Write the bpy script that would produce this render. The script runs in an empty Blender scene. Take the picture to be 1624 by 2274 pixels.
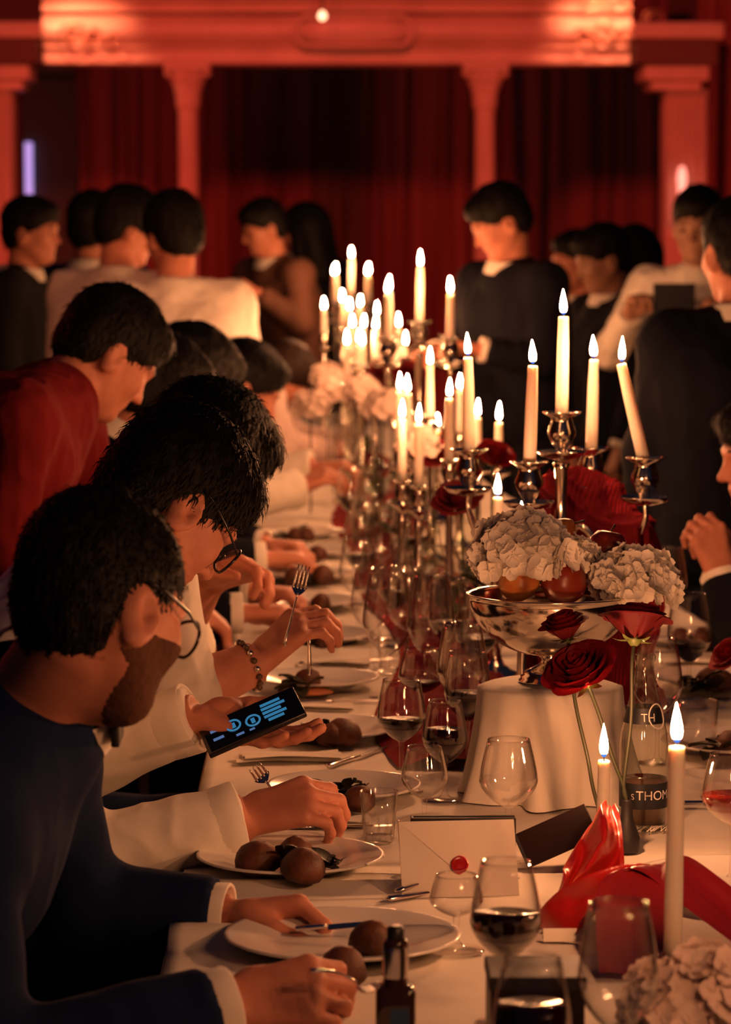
import bpy, math, random
import numpy as np
import openvdb
from mathutils import Matrix, Vector
random.seed(7)
rng = np.random.default_rng(7)
scene = bpy.context.scene
COL = scene.collection
R = math.radians

# ---------------------------------------------------------------- camera
FPX, VPX, HORY = 6960.0, 700.0, 500.0          # focal length in px of the 1624x2274 frame
YAW = math.atan((812 - VPX) / FPX)
PITCH = math.atan((1137 - HORY) / FPX)
CAMZ = 1.6
cam_d = bpy.data.cameras.new('camera')
cam = bpy.data.objects.new('camera', cam_d)
COL.objects.link(cam)
cam.location = (0, 0, CAMZ)
cam.rotation_euler = (math.pi / 2 - PITCH, 0, -YAW)
cam_d.sensor_fit = 'VERTICAL'
cam_d.sensor_height = 36.0
cam_d.sensor_width = 36.0
cam_d.lens = FPX / 2274 * 36.0
cam_d.clip_end = 100
cam_d.dof.use_dof = True
cam_d.dof.focus_distance = 4.35
cam_d.dof.aperture_fstop = 6.8
scene.camera = cam

# ---------------------------------------------------------------- world, room lights, exposure
world = bpy.data.worlds.new('world')
scene.world = world
world.use_nodes = True
wb = world.node_tree.nodes['Background']
wb.inputs[0].default_value = (0.14, 0.14, 0.27, 1)
wb.inputs[1].default_value = 0.045
scene.view_settings.view_transform = 'Standard'
scene.view_settings.look = 'None'
scene.view_settings.exposure = 0.2
scene.view_settings.gamma = 1.0
scene.view_settings.use_curve_mapping = False
scene.cycles.max_bounces = 4
scene.cycles.diffuse_bounces = 2
scene.cycles.glossy_bounces = 3
scene.cycles.transmission_bounces = 6
scene.cycles.transparent_max_bounces = 10
scene.cycles.caustics_reflective = False
scene.cycles.caustics_refractive = False
FLAME_E = 1150.0

def spot(name, loc, target, energy, color, size=40, blend=0.6, radius=0.15):
    d = bpy.data.lights.new(name, 'SPOT')
    d.energy = energy; d.color = color; d.spot_size = R(size); d.spot_blend = blend; d.shadow_soft_size = radius
    o = bpy.data.objects.new(name, d); COL.objects.link(o)
    o.location = loc
    o.rotation_euler = (Vector(target) - Vector(loc)).to_track_quat('-Z', 'Y').to_euler()
    return o
REDL = (1.0, 0.085, 0.045)
# red event lamps washing the balcony, columns and curtains
spot('stage_lamp_balcony', (-0.4, 14.5, 4.6), (0.3, 20, 2.5), 720, REDL, 62, 0.7, 0.3)
spot('stage_lamp_floor_left', (-3.6, 18.2, 0.5), (0.2, 21.5, 1.9), 170, REDL, 95, 0.6, 0.2)
spot('stage_lamp_floor_right', (4.2, 18.2, 0.5), (0.4, 21.5, 1.9), 170, REDL, 95, 0.6, 0.2)
spot('stage_lamp_parapet_left', (-1.62, 19.25, 3.2), (-1.45, 19.85, 2.80), 75, (1.0, 0.24, 0.11), 60, 0.9, .05)
spot('stage_lamp_parapet_right', (1.85, 19.25, 3.2), (1.78, 19.85, 2.85), 90, (1.0, 0.24, 0.11), 60, 0.9, .05)
spot('stage_lamp_crowd', (-2.6, 6.6, 3.6), (-0.55, 10.3, 1.25), 150, (1.0, 0.26, 0.10), 34, 0.8, 0.25)  # added fill light brightening the standing guests' white shirts, not a known fixture
spot('stage_lamp_guests', (-3.4, 8.2, 3.0), (-0.45, 5.2, 1.1), 34, (1.0, 0.07, 0.05), 45, 0.8, 0.25)

# ---------------------------------------------------------------- placement helpers
_cr, _sr = math.cos(-YAW), math.sin(-YAW)
_M = np.array(Matrix.Rotation(-YAW, 3, 'Z') @ Matrix.Rotation(math.pi / 2 - PITCH, 3, 'X'))
def V(*a): return np.array(a, float)
def ray(px, py): return _M @ V((px - 812) / FPX, -(py - 1137) / FPX, -1.0)
def W(px, py, d):
    r = ray(px, py); return V(0, 0, CAMZ) + r * (d / r[1])
TZ = 0.75
def T(px, py, z=TZ):
    r = ray(px, py); return V(0, 0, CAMZ) + r * ((z - CAMZ) / r[2])
def nrm(v): v = np.asarray(v, float); return v / (np.linalg.norm(v) + 1e-12)

# ---------------------------------------------------------------- noise
def _hash(i, j, k, s):
    n = (i * 374761393 + j * 668265263 + k * 1274126177 + s * 144665) & 0x7fffffff
    n = ((n ^ (n >> 13)) * 1274126177) & 0x7fffffff
    return ((n ^ (n >> 16)) & 0xffff) / 32767.5 - 1.0
def vn(p, s=0):
    p = np.asarray(p, float)
    i = np.floor(p).astype(np.int64); f = p - i; f = f * f * (3 - 2 * f)
    o = 0
    for a in (0, 1):
        for b in (0, 1):
            for c in (0, 1):
                w = (f[:, 0] if a else 1 - f[:, 0]) * (f[:, 1] if b else 1 - f[:, 1]) * (f[:, 2] if c else 1 - f[:, 2])
                o = o + w * _hash(i[:, 0] + a, i[:, 1] + b, i[:, 2] + c, s)
    return o

# ---------------------------------------------------------------- materials
MATS = {}
def mat(name, color, rough=0.6, metal=0.0, spec=0.5, **k):
    if name in MATS: return MATS[name]
    m = bpy.data.materials.new(name); m.use_nodes = True
    nt = m.node_tree; b = nt.nodes['Principled BSDF']
    b.inputs['Base Color'].default_value = (*color, 1)
    b.inputs['Roughness'].default_value = rough
    b.inputs['Metallic'].default_value = metal
    b.inputs['Specular IOR Level'].default_value = spec
    if 'sss' in k:
        b.inputs['Subsurface Weight'].default_value = k['sss']
        b.inputs['Subsurface Radius'].default_value = k.get('sssr', (1, .5, .25))
        b.inputs['Subsurface Scale'].default_value = k.get('ssss', 0.01)
    if 'sheen' in k:
        b.inputs['Sheen Weight'].default_value = k['sheen']
        b.inputs['Sheen Roughness'].default_value = 0.35
        b.inputs['Sheen Tint'].default_value = (*k.get('sheent', color), 1)
    if 'coat' in k: b.inputs['Coat Weight'].default_value = k['coat']
    if 'emit' in k:
        b.inputs['Emission Color'].default_value = (*k['emit'], 1)
        b.inputs['Emission Strength'].default_value = k.get('es', 1)
    tc = None
    if 'var' in k or 'bump' in k:
        tc = nt.nodes.new('ShaderNodeTexCoord')
        mp = nt.nodes.new('ShaderNodeMapping'); mp.inputs['Scale'].default_value = k.get('stretch', (1, 1, 1))
        nt.links.new(tc.outputs['Object'], mp.inputs[0])
    if 'var' in k:
        n = nt.nodes.new('ShaderNodeTexNoise'); n.inputs['Scale'].default_value = k.get('vs', 20); n.inputs['Detail'].default_value = 4
        nt.links.new(mp.outputs[0], n.inputs['Vector'])
        r = nt.nodes.new('ShaderNodeValToRGB')
        c2 = k['var']
        r.color_ramp.elements[0].position = 0.35; r.color_ramp.elements[0].color = (*color, 1)
        r.color_ramp.elements[1].position = 0.68; r.color_ramp.elements[1].color = (*c2, 1)
        nt.links.new(n.outputs[0], r.inputs[0]); nt.links.new(r.outputs[0], b.inputs['Base Color'])
    if 'bump' in k:
        n = nt.nodes.new('ShaderNodeTexNoise'); n.inputs['Scale'].default_value = k.get('bs', 60); n.inputs['Detail'].default_value = 3
        nt.links.new(mp.outputs[0], n.inputs['Vector'])
        bp = nt.nodes.new('ShaderNodeBump'); bp.inputs['Strength'].default_value = k['bump']; bp.inputs['Distance'].default_value = k.get('bd', 0.004)
        nt.links.new(n.outputs[0], bp.inputs['Height']); nt.links.new(bp.outputs[0], b.inputs['Normal'])
    MATS[name] = m
    return m

def glass_mat(name, tint=(1, 1, 1), base=0.045, edge=0.85):
    if name in MATS: return MATS[name]
    m = bpy.data.materials.new(name); m.use_nodes = True
    nt = m.node_tree; nt.nodes.clear()
    out = nt.nodes.new('ShaderNodeOutputMaterial')
    mix = nt.nodes.new('ShaderNodeMixShader')
    tr = nt.nodes.new('ShaderNodeBsdfTransparent'); tr.inputs[0].default_value = (*tint, 1)
    gl = nt.nodes.new('ShaderNodeBsdfGlossy'); gl.inputs['Roughness'].default_value = 0.04; gl.inputs[0].default_value = (1, .97, .93, 1)
    lw = nt.nodes.new('ShaderNodeLayerWeight'); lw.inputs[0].default_value = 0.5
    po = nt.nodes.new('ShaderNodeMath'); po.operation = 'POWER'; po.inputs[1].default_value = 2.4
    ma = nt.nodes.new('ShaderNodeMath'); ma.operation = 'MULTIPLY_ADD'; ma.inputs[1].default_value = edge; ma.inputs[2].default_value = base
    p4 = nt.nodes.new('ShaderNodeMath'); p4.operation = 'POWER'; p4.inputs[1].default_value = 4.0
    mc = nt.nodes.new('ShaderNodeMixRGB'); mc.inputs[1].default_value = (*tint, 1); mc.inputs[2].default_value = (tint[0] * .30, tint[1] * .25, tint[2] * .22, 1)
    nt.links.new(lw.outputs['Facing'], p4.inputs[0]); nt.links.new(p4.outputs[0], mc.inputs[0]); nt.links.new(mc.outputs[0], tr.inputs[0])
    nt.links.new(lw.outputs['Facing'], po.inputs[0]); nt.links.new(po.outputs[0], ma.inputs[0]); nt.links.new(ma.outputs[0], mix.inputs[0])
    nt.links.new(tr.outputs[0], mix.inputs[1]); nt.links.new(gl.outputs[0], mix.inputs[2]); nt.links.new(mix.outputs[0], out.inputs[0])
    MATS[name] = m
    return m

def petal_mat(name, c1, c2, vs=25, trans=.45, rough=.65):
    m = mat(name, c1, rough, var=c2, vs=vs, spec=.25)
    nt = m.node_tree; b = nt.nodes['Principled BSDF']; out = nt.nodes['Material Output']
    tl = nt.nodes.new('ShaderNodeBsdfTranslucent'); mx = nt.nodes.new('ShaderNodeMixShader'); mx.inputs[0].default_value = trans
    src = b.inputs['Base Color'].links[0].from_socket
    nt.links.new(src, tl.inputs[0]); nt.links.new(b.outputs[0], mx.inputs[1]); nt.links.new(tl.outputs[0], mx.inputs[2]); nt.links.new(mx.outputs[0], out.inputs[0])
    return m

def flame_mat():
    m = bpy.data.materials.new('flame'); m.use_nodes = True
    nt = m.node_tree; nt.nodes.clear()
    out = nt.nodes.new('ShaderNodeOutputMaterial'); em = nt.nodes.new('ShaderNodeEmission')
    tc = nt.nodes.new('ShaderNodeTexCoord'); sp = nt.nodes.new('ShaderNodeSeparateXYZ')
    nt.links.new(tc.outputs['Object'], sp.inputs[0])
    dv = nt.nodes.new('ShaderNodeMath'); dv.operation = 'DIVIDE'; dv.inputs[1].default_value = 0.044
    nt.links.new(sp.outputs['Z'], dv.inputs[0])
    r = nt.nodes.new('ShaderNodeValToRGB'); e = r.color_ramp.elements
    e[0].position = 0.0; e[0].color = (0.00004, 0.00012, 0.0005, 1)
    e[1].position = 0.24; e[1].color = (1, .385, .155, 1)
    x = e.new(0.12); x.color = (0.0001, 0.0003, 0.0012, 1)
    nt.links.new(dv.outputs[0], r.inputs[0]); nt.links.new(r.outputs[0], em.inputs[0]); em.inputs[1].default_value = FLAME_E
    nt.links.new(em.outputs[0], out.inputs[0])
    m.cycles.emission_sampling = 'FRONT'
    return m
M_FLAME = flame_mat()
M_WAX = mat('candle_wax', (.90, .82, .72), .5, sss=1.0, sssr=(1, .7, .42), ssss=0.014)
M_WICK = mat('wick', (.02, .015, .01), .9)
M_SKIN = mat('skin', (.60, .245, .155), .55, spec=.35, var=(.50, .19, .12), vs=30, bump=.2, bs=160, bd=.0015)
M_SKIN2 = mat('skin_deep', (.42, .21, .13), .55, var=(.33, .16, .10), vs=30, bump=.15, bs=200, bd=.001)
M_HAIR = mat('hair_black', (.0045, .0035, .0035), .62, spec=.18, bump=.8, bs=140, bd=.004, stretch=(1, 1, .2))
M_STUB = mat('beard_stubble', (.11, .048, .030), .8, spec=.1, bump=.8, bs=400, bd=.002)
M_HAIRB = mat('hair_brown', (.018, .008, .005), .6, spec=.2, bump=.8, bs=140, bd=.004, stretch=(1, 1, .2))
M_NAVY = mat('navy_suit_wool', (.005, .013, .050), .9, spec=.15, bump=.3, bs=400, bd=.001)
M_BLACK = mat('black_suit_wool', (.005, .006, .012), .9, spec=.15, bump=.3, bs=400, bd=.001)
M_CHAR = mat('charcoal_suit_wool', (.012, .013, .014), .9, spec=.15, bump=.3, bs=400, bd=.001)
M_SHIRT = mat('white_shirt_cotton', (.80, .74, .64), .8, bump=.25, bs=25, bd=.006)
M_PINK = mat('pale_pink_shirt', (.80, .62, .56), .8, bump=.25, bs=25, bd=.006)
M_REDTOP = mat('dark_red_knit', (.16, .012, .014), .95, spec=.1, bump=.4, bs=90, bd=.003)
M_BROWN = mat('brown_jacket', (.12, .05, .03), .8)
M_CLOTH = mat('tablecloth_linen', (.82, .76, .66), .85, bump=.25, bs=500, bd=.0008)
M_PORC = mat('porcelain', (.78, .74, .68), .18)
M_SILVER = mat('polished_silver', (.82, .74, .64), .12, 1.0, bump=.08, bs=40, bd=.002)
M_STEEL = mat('cutlery_steel', (.75, .7, .66), .18, 1.0)
M_GLASS = glass_mat('clear_glass')
M_WINE = mat('red_wine', (.008, .0005, .001), .15, spec=.05)
M_ROSEW = mat('pink_drink', (.55, .06, .05), .08)
M_PETALW = petal_mat('hydrangea_petal', (.90, .82, .72), (.94, .88, .78), 30, .15)
M_PETALP = petal_mat('hydrangea_petal_pink', (.88, .70, .62), (.90, .76, .66), 30, .15)
M_ROSE = petal_mat('rose_petal', (.24, .007, .012), (.16, .004, .009), 25, .15)
M_ROSED = petal_mat('rose_petal_deep', (.10, .003, .006), (.065, .002, .004), 25, .06)
M_STEM = mat('stem_green', (.022, .026, .010), .6)
M_LEAF = mat('leaf_green', (.10, .13, .03), .5)
M_LEAF2 = mat('dark_leaf', (.035, .055, .018), .45)
M_DLEAF = mat('dark_salad_leaf', (.03, .025, .012), .5)
M_FOOD = mat('browned_dumpling', (.13, .040, .016), .6, var=(.055, .016, .008), vs=45, bump=.6, bs=70, bd=.004)
M_SAUCE = mat('orange_sauce', (.5, .17, .06), .35)
M_APPLE = mat('red_apple', (.19, .014, .011), .32, var=(.28, .04, .015), vs=12)
M_PEAR = mat('golden_pear', (.62, .30, .06), .35, var=(.45, .12, .03), vs=14)
M_VELVET = mat('burgundy_velvet', (.085, .003, .008), .9, spec=.1, sheen=.45, sheent=(.75, .03, .04), bump=.35, bs=140, bd=.003)
M_SATIN = mat('red_satin', (.48, .012, .012), .32, spec=.7, sheen=.2, sheent=(1, .2, .1))
M_SATIND = mat('deep_red_satin', (.22, .008, .012), .4, spec=.6)
M_PAPER = mat('cream_paper', (.84, .76, .64), .8)
M_SEAL = mat('sealing_wax', (.40, .012, .015), .3)
M_BLACKCARD = mat('black_card', (.010, .008, .010), .55)
M_BOX = mat('dark_box', (.010, .0025, .003), .4, spec=.3)
M_GLASSES = mat('black_acetate', (.01, .009, .009), .25)
M_LENS = glass_mat('lens_glass', (1, 1, 1), .04, .5)
M_PHONE = mat('phone_black', (.008, .008, .01), .25)
M_CYAN = mat('screen_cyan', (.02, .1, .2), .4, emit=(.06, .38, .75), es=0.36)
M_BLUEW = mat('screen_blue', (.02, .1, .2), .4, emit=(.16, .28, .62), es=0.4)
M_BRACE = mat('bracelet', (.10, .055, .035), .35)
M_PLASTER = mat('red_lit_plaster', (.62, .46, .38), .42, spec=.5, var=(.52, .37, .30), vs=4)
M_GILT = mat('gilded_stucco', (.70, .45, .28), .3, .55, var=(.5, .3, .2), vs=9)
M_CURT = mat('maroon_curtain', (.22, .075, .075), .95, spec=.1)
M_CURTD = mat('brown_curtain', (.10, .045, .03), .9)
M_DOOR = mat('dark_green_panel', (.045, .055, .045), .7)
M_FLOOR = mat('dark_floor', (.04, .022, .015), .5)
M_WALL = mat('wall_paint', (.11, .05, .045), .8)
M_STRIP = mat('daylight_slit', (.5, .4, .8), .5, emit=(.55, .40, 1.0), es=0.75)
M_WOOD = mat('chair_wood', (.22, .12, .06), .45, var=(.15, .08, .04), vs=20, stretch=(1, 1, .1))
M_SEAT = mat('chair_pad', (.20, .02, .02), .8)
M_BOTTLE = glass_mat('bottle_glass', (.93, .95, .90), .06, .75)
M_AMBER = mat('brown_bottle_glass', (.035, .012, .005), .08, spec=.8)
M_LABELB = mat('blue_label', (.015, .05, .13), .5)
M_LABELD = mat('dark_label', (.012, .014, .02), .5)
M_WHITEINK = mat('white_ink', (.8, .76, .7), .5)
M_CAP = mat('black_cap', (.008, .008, .009), .4)
M_EYE = mat('dark_eye', (.02, .012, .008), .2)
M_EYEW = mat('eye_white', (.6, .55, .5), .3)
M_CREAM = mat('pale_upholstery', (.62, .44, .28), .7)
M_LAMP = mat('lamp_bulb', (.9, .7, .5), .4, emit=(1, .55, .3), es=3)
M_SCONCE = mat('sconce_glass', (.9, .6, .5), .3, emit=(1, .33, .24), es=1.6)
M_TRAY = mat('dark_tray', (.01, .01, .014), .4)

# ---------------------------------------------------------------- mesh helpers; a shape is (verts Nx3, faces)
def merge(*shapes):
    vs, fs, n = [], [], 0
    for v, f in shapes:
        v = np.asarray(v, float); vs.append(v)
        fs += [tuple(i + n for i in q) for q in f]; n += len(v)
    return np.concatenate(vs), fs
def xf(shape, M3=None, t=(0, 0, 0), s=1.0):
    v, f = shape; v = np.asarray(v, float) * s
    if M3 is not None: v = v @ np.asarray(M3, float).T
    return v + np.asarray(t, float), f
def lathe(prof, seg=24, ellip=1.0):
    prof = [(max(r, 1e-4), z) for r, z in prof]
    a = np.linspace(0, 2 * math.pi, seg, endpoint=False)
    v = np.concatenate([np.stack([r * np.cos(a), r * np.sin(a) * ellip, np.full(seg, z)], 1) for r, z in prof])
    f = []
    for i in range(len(prof) - 1):
        for j in range(seg):
            k = (j + 1) % seg
            f.append((i * seg + j, i * seg + k, (i + 1) * seg + k, (i + 1) * seg + j))
    return v, f
def tube(pts, rad, seg=8, caps=True, flat=1.0, up=None):
    pts = [np.asarray(p, float) for p in pts]; n = len(pts)
    if np.isscalar(rad): rad = [rad] * n
    vs = []; t0 = nrm(pts[1] - pts[0]); ref = np.asarray(up, float) if up is not None else (V(0, 0, 1) if abs(t0[2]) < .9 else V(1, 0, 0))
    a = nrm(np.cross(t0, ref))
    for i, p in enumerate(pts):
        t = nrm((pts[min(i + 1, n - 1)] - pts[max(i - 1, 0)]))
        a = nrm(a - t * np.dot(a, t)); b = np.cross(t, a)
        for j in range(seg):
            th = 2 * math.pi * j / seg
            vs.append(p + rad[i] * (math.cos(th) * a + flat * math.sin(th) * b))
    f = [(i * seg + j, i * seg + (j + 1) % seg, (i + 1) * seg + (j + 1) % seg, (i + 1) * seg + j) for i in range(n - 1) for j in range(seg)]
    if caps:
        f.append(tuple(range(seg - 1, -1, -1))); f.append(tuple((n - 1) * seg + j for j in range(seg)))
    return np.array(vs), f
def spline(pts, n=24):
    pts = [np.asarray(p, float) for p in pts]; m = len(pts)
    P = [2 * pts[0] - pts[1]] + pts + [2 * pts[-1] - pts[-2]]
    out = []
    for q in np.linspace(0, m - 1 - 1e-9, n):
        i = int(q); t = q - i; a, b, c, d = P[i:i + 4]
        out.append(.5 * ((2 * b) + (c - a) * t + (2 * a - 5 * b + 4 * c - d) * t * t + (3 * b - a - 3 * c + d) * t ** 3))
    return out
def box(c, s, bev=0.0):
    c = np.asarray(c, float); s = np.asarray(s, float) / 2
    b = min(bev, *(s * .49))
    if b <= 0:
        v = np.array([c + s * V(x, y, z) for x in (-1, 1) for y in (-1, 1) for z in (-1, 1)])
        return v, [(0, 1, 3, 2), (4, 6, 7, 5), (0, 4, 5, 1), (2, 3, 7, 6), (0, 2, 6, 4), (1, 5, 7, 3)]
    import bmesh
    bm = bmesh.new(); bmesh.ops.create_cube(bm, size=2.0)
    for q in bm.verts: q.co = Vector(np.array(q.co) * s)
    bmesh.ops.bevel(bm, geom=bm.edges[:], offset=b, segments=2, affect='EDGES', profile=.5)
    bm.verts.index_update()
    v = np.array([q.co[:] for q in bm.verts]) + c; f = [tuple(q.index for q in p.verts) for p in bm.faces]
    bm.free(); return v, f
def grid(fn, nu, nv, closed_u=False):
    v = np.array([fn(i / (nu - (0 if closed_u else 1)), j / (nv - 1)) for i in range(nu) for j in range(nv)], float)
    f = [(i * nv + j, i * nv + j + 1, ((i + 1) % nu) * nv + j + 1, ((i + 1) % nu) * nv + j) for i in range(nu if closed_u else nu - 1) for j in range(nv - 1)]
    return v, f
def normals(v, f):
    n = np.zeros_like(v)
    q = [x for x in f if len(x) == 4]; t = [x for x in f if len(x) == 3]
    for arr in (q, t):
        if not arr: continue
        a = np.array(arr); m = np.cross(v[a[:, 1]] - v[a[:, 0]], v[a[:, 2]] - v[a[:, 0]])
        for c in range(a.shape[1]): np.add.at(n, a[:, c], m)
    return n / (np.linalg.norm(n, axis=1, keepdims=True) + 1e-12)

# ---------------------------------------------------------------- objects
BASE = {}
def _mesh(name, shape, m, smooth=True):
    v, f = shape
    me = bpy.data.meshes.new(name)
    v = np.asarray(v, float)
    me.from_pydata(v.tolist(), [], [tuple(int(i) for i in q) for q in f])
    if smooth:
        me.polygons.foreach_set('use_smooth', [True] * len(me.polygons))
    if m: me.materials.append(m)
    me.update()
    return me
def tag(o, label=None, cat=None, group=None, kind=None):
    if label: o['label'] = label
    if cat: o['category'] = cat
    if group: o['group'] = group
    if kind: o['kind'] = kind
    return o
def thing(name, label, cat, base=(0, 0, 0), group=None):
    o = bpy.data.objects.new(name, None); o.empty_display_size = .05
    COL.objects.link(o); o.location = [float(x) for x in base]; BASE[o] = np.asarray(base, float)
    return tag(o, label, cat, group)
def part(name, shape, m, parent, world=True, smooth=True, label=None):
    v, f = shape
    if world: v = np.asarray(v, float) - BASE[parent]
    o = bpy.data.objects.new(name, _mesh(name, (v, f), m, smooth)); COL.objects.link(o)
    o.parent = parent; BASE[o] = BASE[parent]
    if label: o['label'] = label
    return o
def single(name, shape, m, base, label, cat, group=None, smooth=True, kind=None):
    v, f = shape; v = np.asarray(v, float) - np.asarray(base, float)
    o = bpy.data.objects.new(name, _mesh(name, (v, f), m, smooth)); COL.objects.link(o)
    o.location = [float(x) for x in base]; BASE[o] = np.asarray(base, float)
    return tag(o, label, cat, group, kind)
def struct(name, shape, m, smooth=False):
    o = bpy.data.objects.new(name, _mesh(name, shape, m, smooth)); COL.objects.link(o)
    o['kind'] = 'structure'; BASE[o] = V(0, 0, 0); return o
def dup(root, loc, rz=0.0, s=1.0, label=None, group=None, euler=None):
    def cp(o, par):
        c = o.copy(); COL.objects.link(c)
        if par is not None: c.parent = par
        for ch in o.children: cp(ch, c)
        return c
    c = cp(root, None)
    c.location = [float(x) for x in loc]; c.rotation_euler = euler or (0, 0, rz); c.scale = (s, s, s)
    BASE[c] = np.asarray(loc, float)
    if label: c['label'] = label
    if group: c['group'] = group
    return c
def auto_sharp(o, ang=35):
    me = o.data
    try: me.set_sharp_from_angle(angle=R(ang))
    except Exception: pass

# ---------------------------------------------------------------- signed distance modelling
class Rc:          # tapered capsule
    def __init__(s, a, b, ra, rb, k=.01, cuta=False, cutb=False, sub=False):
        s.a, s.b, s.ra, s.rb, s.k, s.ca, s.cb, s.sub = np.asarray(a, float), np.asarray(b, float), ra, rb, k, cuta, cutb, sub
    def bb(s): return np.minimum(s.a - s.ra, s.b - s.rb), np.maximum(s.a + s.ra, s.b + s.rb)
    def d(s, x, y, z):
        ba = s.b - s.a; L2 = ba @ ba + 1e-12
        px, py, pz = x - s.a[0], y - s.a[1], z - s.a[2]
        tt = (px * ba[0] + py * ba[1] + pz * ba[2]) / L2
        t = np.clip(tt, 0, 1)
        d = np.sqrt((px - t * ba[0]) ** 2 + (py - t * ba[1]) ** 2 + (pz - t * ba[2]) ** 2) - (s.ra + t * (s.rb - s.ra))
        L = math.sqrt(L2)
        if s.cb: d = np.maximum(d, (tt - 1) * L)
        if s.ca: d = np.maximum(d, -tt * L)
        return d
class El:          # ellipsoid, axes as rows
    def __init__(s, c, r, ax=None, k=.01, sub=False):
        s.c, s.r, s.k, s.sub = np.asarray(c, float), np.asarray(r, float), k, sub
        s.ax = np.eye(3) if ax is None else np.asarray(ax, float)
    def bb(s):
        e = np.sqrt(((s.ax * s.r[:, None]) ** 2).sum(0)); return s.c - e, s.c + e
    def d(s, x, y, z):
        px, py, pz = x - s.c[0], y - s.c[1], z - s.c[2]
        k0 = 0; k1 = 0
        for i in range(3):
            q = (px * s.ax[i, 0] + py * s.ax[i, 1] + pz * s.ax[i, 2])
            k0 = k0 + (q / s.r[i]) ** 2; k1 = k1 + (q / s.r[i] ** 2) ** 2
        k0 = np.sqrt(k0); k1 = np.sqrt(k1) + 1e-9
        return k0 * (k0 - 1) / k1
def sdf(prims, h, noise=None):
    lo = np.min([p.bb()[0] for p in prims if not p.sub], 0) - 3 * h
    hi = np.max([p.bb()[1] for p in prims if not p.sub], 0) + 3 * h
    n = np.ceil((hi - lo) / h).astype(int) + 1
    arr = np.full(n, 1.0, np.float32)
    ax = [(lo[i] + h * np.arange(n[i])).astype(np.float32) for i in range(3)]
    for p in prims:
        a, b = p.bb(); e = p.k + 3 * h
        i0 = np.clip(np.floor((a - e - lo) / h).astype(int), 0, n); i1 = np.clip(np.ceil((b + e - lo) / h).astype(int) + 1, 0, n)
        if (i1 <= i0).any(): continue
        sl = tuple(slice(i0[i], i1[i]) for i in range(3))
        d = p.d(ax[0][sl[0]][:, None, None], ax[1][sl[1]][None, :, None], ax[2][sl[2]][None, None, :]).astype(np.float32)
        o = arr[sl]; k = max(p.k, 1e-4)
        if p.sub:
            d = -d; hh = np.maximum(k - np.abs(o - d), 0) / k; arr[sl] = np.maximum(o, d) + hh * hh * k * .25
        else:
            hh = np.maximum(k - np.abs(o - d), 0) / k; arr[sl] = np.minimum(o, d) - hh * hh * k * .25
    bg = 3 * h
    np.clip(arr, -bg, bg, out=arr)
    g = openvdb.FloatGrid(background=bg); g.copyFromArray(arr)
    pts, tri, quad = g.convertToPolygons(isovalue=0.0, adaptivity=0.0)
    v = np.asarray(pts, float) * h + lo
    f = [tuple(q) for q in np.asarray(tri)] + [tuple(q) for q in np.asarray(quad)]
    if f:   # outward orientation
        q = np.array([x[:3] for x in f]); vol = np.einsum('ij,ij->i', v[q[:, 0]], np.cross(v[q[:, 1]], v[q[:, 2]])).sum()
        if vol < 0: f = [x[::-1] for x in f]
    if noise is not None:
        nn = normals(v, f); v = v + nn * noise(v)[:, None]
    return v, f
# ================================================================ the room
struct('floor', box((0.4, 11, -.05), (14, 24, .1)), M_FLOOR)
struct('wall_back', box((0.4, 22.6, 2.5), (14, .2, 5)), M_WALL)
struct('wall_left', box((-6.5, 11, 2.5), (.2, 24, 5)), M_WALL)
struct('wall_right', box((7.3, 11, 2.5), (.2, 24, 5)), M_WALL)
BD = 20.0
def zb(py, d=BD): return W(700, py, d)[2]
def xb(px, d=BD): return W(px, 500, d)[0]
# curtains with real folds in front of the back wall
def curtain(x0, x1, zt, y, folds, amp, m, label, seed):
    n = max(40, int(folds * 12)); r = random.Random(seed); ph = [r.uniform(0, 6.28) for _ in range(4)]
    def fn(u, v):
        x = x0 + (x1 - x0) * u
        w = math.sin(u * folds * 6.283 + ph[0] + .8 * math.sin(u * 9 + ph[1])) * (.7 + .3 * math.sin(u * 17 + ph[2]))
        return (x + .03 * math.sin(v * 3 + u * 20), y + amp * w * (.7 + .3 * v) + .02 * math.sin(v * 4 + ph[3]), zt * (1 - v) + .02)
    return single('curtain', grid(fn, n, 12), m, ((x0 + x1) / 2, y, 0), label, 'curtain', 'curtains behind the columns')
YC = 21.8
xs = lambda p: xb(p, YC)
curtain(xs(168), xs(300), 3.2, YC, 3.2, .07, M_CURT, 'maroon curtain beside the dark green panel, left of the left column', 1)
curtain(xs(292), xs(430), 3.2, YC + .06, 3.0, .06, M_CURT, 'maroon curtain directly behind the left column', 2)
curtain(xs(425), xs(700), 3.2, YC, 6.2, .06, M_CURT, 'wide maroon curtain just right of the left column', 3)
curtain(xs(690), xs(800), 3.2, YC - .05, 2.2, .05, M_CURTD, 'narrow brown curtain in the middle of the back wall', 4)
curtain(xs(792), xs(1060), 3.2, YC, 6.0, .07, M_CURT, 'maroon curtain just left of the right column', 5)
curtain(xs(1052), xs(1470), 3.2, YC + .03, 8.5, .04, M_CURT, 'widest maroon curtain, right of the right column', 6)
t = thing('wall_panel', 'dark green wall panel with a glowing lavender slit at far left', 'panel', (xs(110), YC + .2, 0))
part('panel_board', box((xs(110), YC + .25, 1.45), (xs(172) - xs(45), .08, 2.9), .01), M_DOOR, t, smooth=False)
part('panel_rail', box((xs(110), YC + .19, zb(190, YC)), (xs(172) - xs(45), .06, .12), .01), M_DOOR, t, smooth=False)
part('light_slit', box((xs(60), YC + .18, (zb(315, YC) + zb(470, YC)) / 2), (.05, .05, zb(315, YC) - zb(470, YC)), .005), M_STRIP, t, smooth=False, label='narrow lavender lit slit')

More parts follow.
